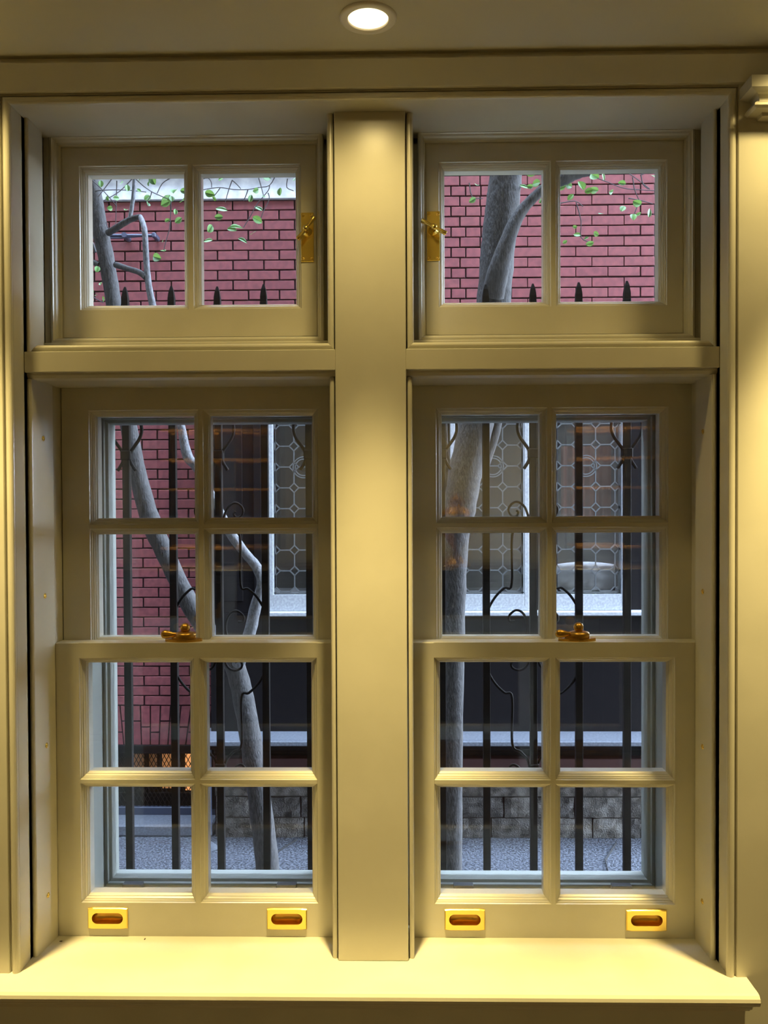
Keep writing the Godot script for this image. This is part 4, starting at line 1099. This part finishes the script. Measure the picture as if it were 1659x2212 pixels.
	box(st, -1.815, -1.785, 3.432, 3.468, zm + 0.0, zm + 0.12, 0.006)
	put(t, "bracket_rod", done(st), M.steel)
	# --- things standing inside the leaded windows
	var cu := thing("curtain_panel", "reddish brown curtain hanging behind the farthest leaded panes", "curtain", Vector3(1.375, 1.30, -4.73))
	st = mb()
	st.set_smooth_group(0)
	for k in 40:
		var xa := -0.185 + 0.37 * k / 40.0
		var xb := -0.185 + 0.37 * (k + 1) / 40.0
		var za := sin(k * 0.9) * 0.012
		var zc := sin((k + 1) * 0.9) * 0.012
		quad(st, Vector3(xa, 0.02, za), Vector3(xb, 0.02, zc), Vector3(xb, 0.575, zc), Vector3(xa, 0.575, za))
	put(cu, "cloth", done(st), M.curtain)
	var pi := thing("pillow", "crumpled white pillow inside the leaded window next to the bay's end", "pillow", Vector3(1.365, 0.795, -4.75))
	st = mb()
	st.set_smooth_group(0)
	var nz := FastNoiseLite.new()
	nz.seed = 4
	nz.frequency = 9.0
	var grid := []
	for j in 13:
		var rowp := []
		for i in 25:
			var u := -1.0 + i / 12.0
			var v := -1.0 + j / 6.0
			var e := pow(maxf(0.0, (1 - pow(absf(u), 3)) * (1 - pow(absf(v), 3))), 0.45)
			rowp.append(Vector3(u * 0.225, 0.115 + v * 0.115 * (1 - 0.18 * u * u), e * 0.075 + nz.get_noise_2d(u * 0.3, v * 0.2) * 0.03 * e))
		grid.append(rowp)
	for j in 12:
		for i in 24:
			quad(st, grid[j][i], grid[j][i + 1], grid[j + 1][i + 1], grid[j + 1][i])
			var f := Vector3(1, 1, -1)
			quad(st, grid[j][i] * f, grid[j + 1][i] * f, grid[j + 1][i + 1] * f, grid[j][i + 1] * f)
	put(pi, "cushion", done(st), M.linen)
	put(bay, "window_seat", boxmesh(-1.2, 2.7, 0.70, 0.795, zt - 0.5, zt - 0.05), M.dark_timber)

func rough_block(parent: Node, x0: float, x1: float, y0: float, y1: float, z: float, rng: RandomNumberGenerator) -> void:
	var st := mb()
	var nx := 6
	var ny := 4
	var g := []
	for j in ny + 1:
		var row := []
		for i in nx + 1:
			var edge := i == 0 or j == 0 or i == nx or j == ny
			row.append(Vector3(lerpf(x0, x1, float(i) / nx) + (0.0 if edge else rng.randf_range(-0.008, 0.008)), lerpf(y0, y1, float(j) / ny) + (0.0 if edge else rng.randf_range(-0.006, 0.006)), z - (0.006 if edge else 0.0) + rng.randf_range(0.0, 0.020)))
		g.append(row)
	for j in ny:
		for i in nx:
			quad(st, g[j][i], g[j + 1][i], g[j + 1][i + 1], g[j][i + 1])
	var o := [Vector3(x0, y0, 0), Vector3(x1, y0, 0), Vector3(x1, y1, 0), Vector3(x0, y1, 0)]
	for k in 4:
		var a: Vector3 = o[k]
		var b: Vector3 = o[(k + 1) % 4]
		quad(st, a + Vector3(0, 0, z + 0.002), b + Vector3(0, 0, z + 0.002), b + Vector3(0, 0, z - 0.05), a + Vector3(0, 0, z - 0.05))
	put(parent, "stone_block", done(st), M.stones[rng.randi() % 3])

# ---------------------------------------------------------------- the room behind, mirrored faintly in the panes
func room_behind() -> void:
	var t := thing("sideboard", "long dark wooden sideboard against the far wall", "sideboard", Vector3(0, 0, 3.33))
	put(t, "body", boxmesh(-2.3, 2.3, 0.08, 1.04, -0.25, 0.25, 0.005), M.dark_wood)
	put(t, "top", boxmesh(-2.33, 2.33, 1.04, 1.08, -0.28, 0.26, 0.006), M.dark_wood)
	put(t, "plinth", boxmesh(-2.25, 2.25, 0.0, 0.08, -0.20, 0.24), M.dark_wood)
	for x in [-1.72, -0.57, 0.57, 1.72]:
		var d := put(t, "door", boxmesh(x - 0.54, x + 0.54, 0.12, 1.00, -0.27, -0.25, 0.004), M.dark_wood)
		put(d, "knob", tubemesh([Vector3(x + 0.45, 0.6, -0.27), Vector3(x + 0.45, 0.6, -0.30)], [0.012, 0.016], 12), M.brass)
	for k in 2:
		var x := -1.15 if k == 0 else 1.45
		var s := thing("wall_shelf", "open honey-coloured shelf rack on the far wall " + ("over the sideboard's west half" if k == 0 else "over the sideboard's east half"), "shelf", Vector3(x, 1.16, 3.47))
		for sx in [-0.36, 0.36]:
			put(s, "upright", boxmesh(sx - 0.01, sx + 0.01, 0.0, 0.98, -0.11, 0.13, 0.002), M.dark_wood)
		for j in 6:
			put(s, "shelf_board", boxmesh(-0.35, 0.35, 0.02 + j * 0.185, 0.038 + j * 0.185, -0.12, 0.12, 0.002), M.honey_wood)
	var u := thing("urn", "turned brass urn standing on the sideboard", "urn", Vector3(0.36, 1.08, 3.25))
	var st := mb()
	lathe(st, [Vector2(0.0, 0.0), Vector2(0.08, 0.0), Vector2(0.08, 0.02), Vector2(0.03, 0.05), Vector2(0.025, 0.10), Vector2(0.09, 0.20), Vector2(0.11, 0.28), Vector2(0.09, 0.34), Vector2(0.04, 0.37), Vector2(0.05, 0.40), Vector2(0.02, 0.43), Vector2(0.0, 0.46)], Vector3.ZERO, Vector3.UP, 28)
	put(u, "body", done(st), M.old_brass)

# ---------------------------------------------------------------- scene
func _ready() -> void:
	var cam := Camera3D.new()
	cam.name = "camera"
	add_child(cam)
	cam.position = EYE
	cam.rotation_order = EULER_ORDER_YXZ
	cam.rotation = Vector3(deg_to_rad(-0.92), deg_to_rad(1.0), -0.0045)
	cam.fov = rad_to_deg(2.0 * atan(1106.0 / 1855.0))
	cam.near = 0.05
	cam.far = 200.0
	cam.current = true
	var we := WorldEnvironment.new()
	we.name = "surroundings"
	var env := Environment.new()
	env.tonemap_mode = Environment.TONE_MAPPER_LINEAR
	env.tonemap_exposure = 1.0
	env.background_mode = Environment.BG_SKY
	var sm := ProceduralSkyMaterial.new()
	sm.sky_top_color = Color(0.80, 0.89, 1.0)
	sm.sky_horizon_color = Color(0.93, 0.97, 1.0)
	sm.ground_horizon_color = Color(0.45, 0.47, 0.5)
	sm.ground_bottom_color = Color(0.3, 0.31, 0.33)
	sm.sky_energy_multiplier = 4.1
	var sky := Sky.new()
	sky.sky_material = sm
	env.sky = sky
	env.sdfgi_enabled = true
	env.ssao_enabled = true
	env.ssil_enabled = true
	we.environment = env
	add_child(we)
	materials()
	downlight(Vector3(-0.048, CEILING, 0.155), "recessed downlight glowing in the ceiling above the mullion", 8.8, 0.40)
	downlight(Vector3(-0.805, CEILING, 0.155), "recessed downlight beyond the window's west casing", 8.8, 0.40)
	downlight(Vector3(0.735, CEILING, 0.155), "recessed downlight beyond the window's east casing", 8.8, 0.40)
	downlight(Vector3(-1.25, CEILING, 3.12), "recessed downlight deep in the room over the sideboard's west end", 16.0, 2.2)
	downlight(Vector3(0.0, CEILING, 3.12), "recessed downlight deep in the room over the brass urn", 16.0, 2.2)
	downlight(Vector3(1.25, CEILING, 3.12), "recessed downlight deep in the room over the sideboard's east end", 16.0, 2.2)
	wall_shell()
	casing()
	mullion_and_bars()
	jambs()
	window_sill()
	windows()
	street()
	far_house()
	fence()
	trees()
	room_behind()
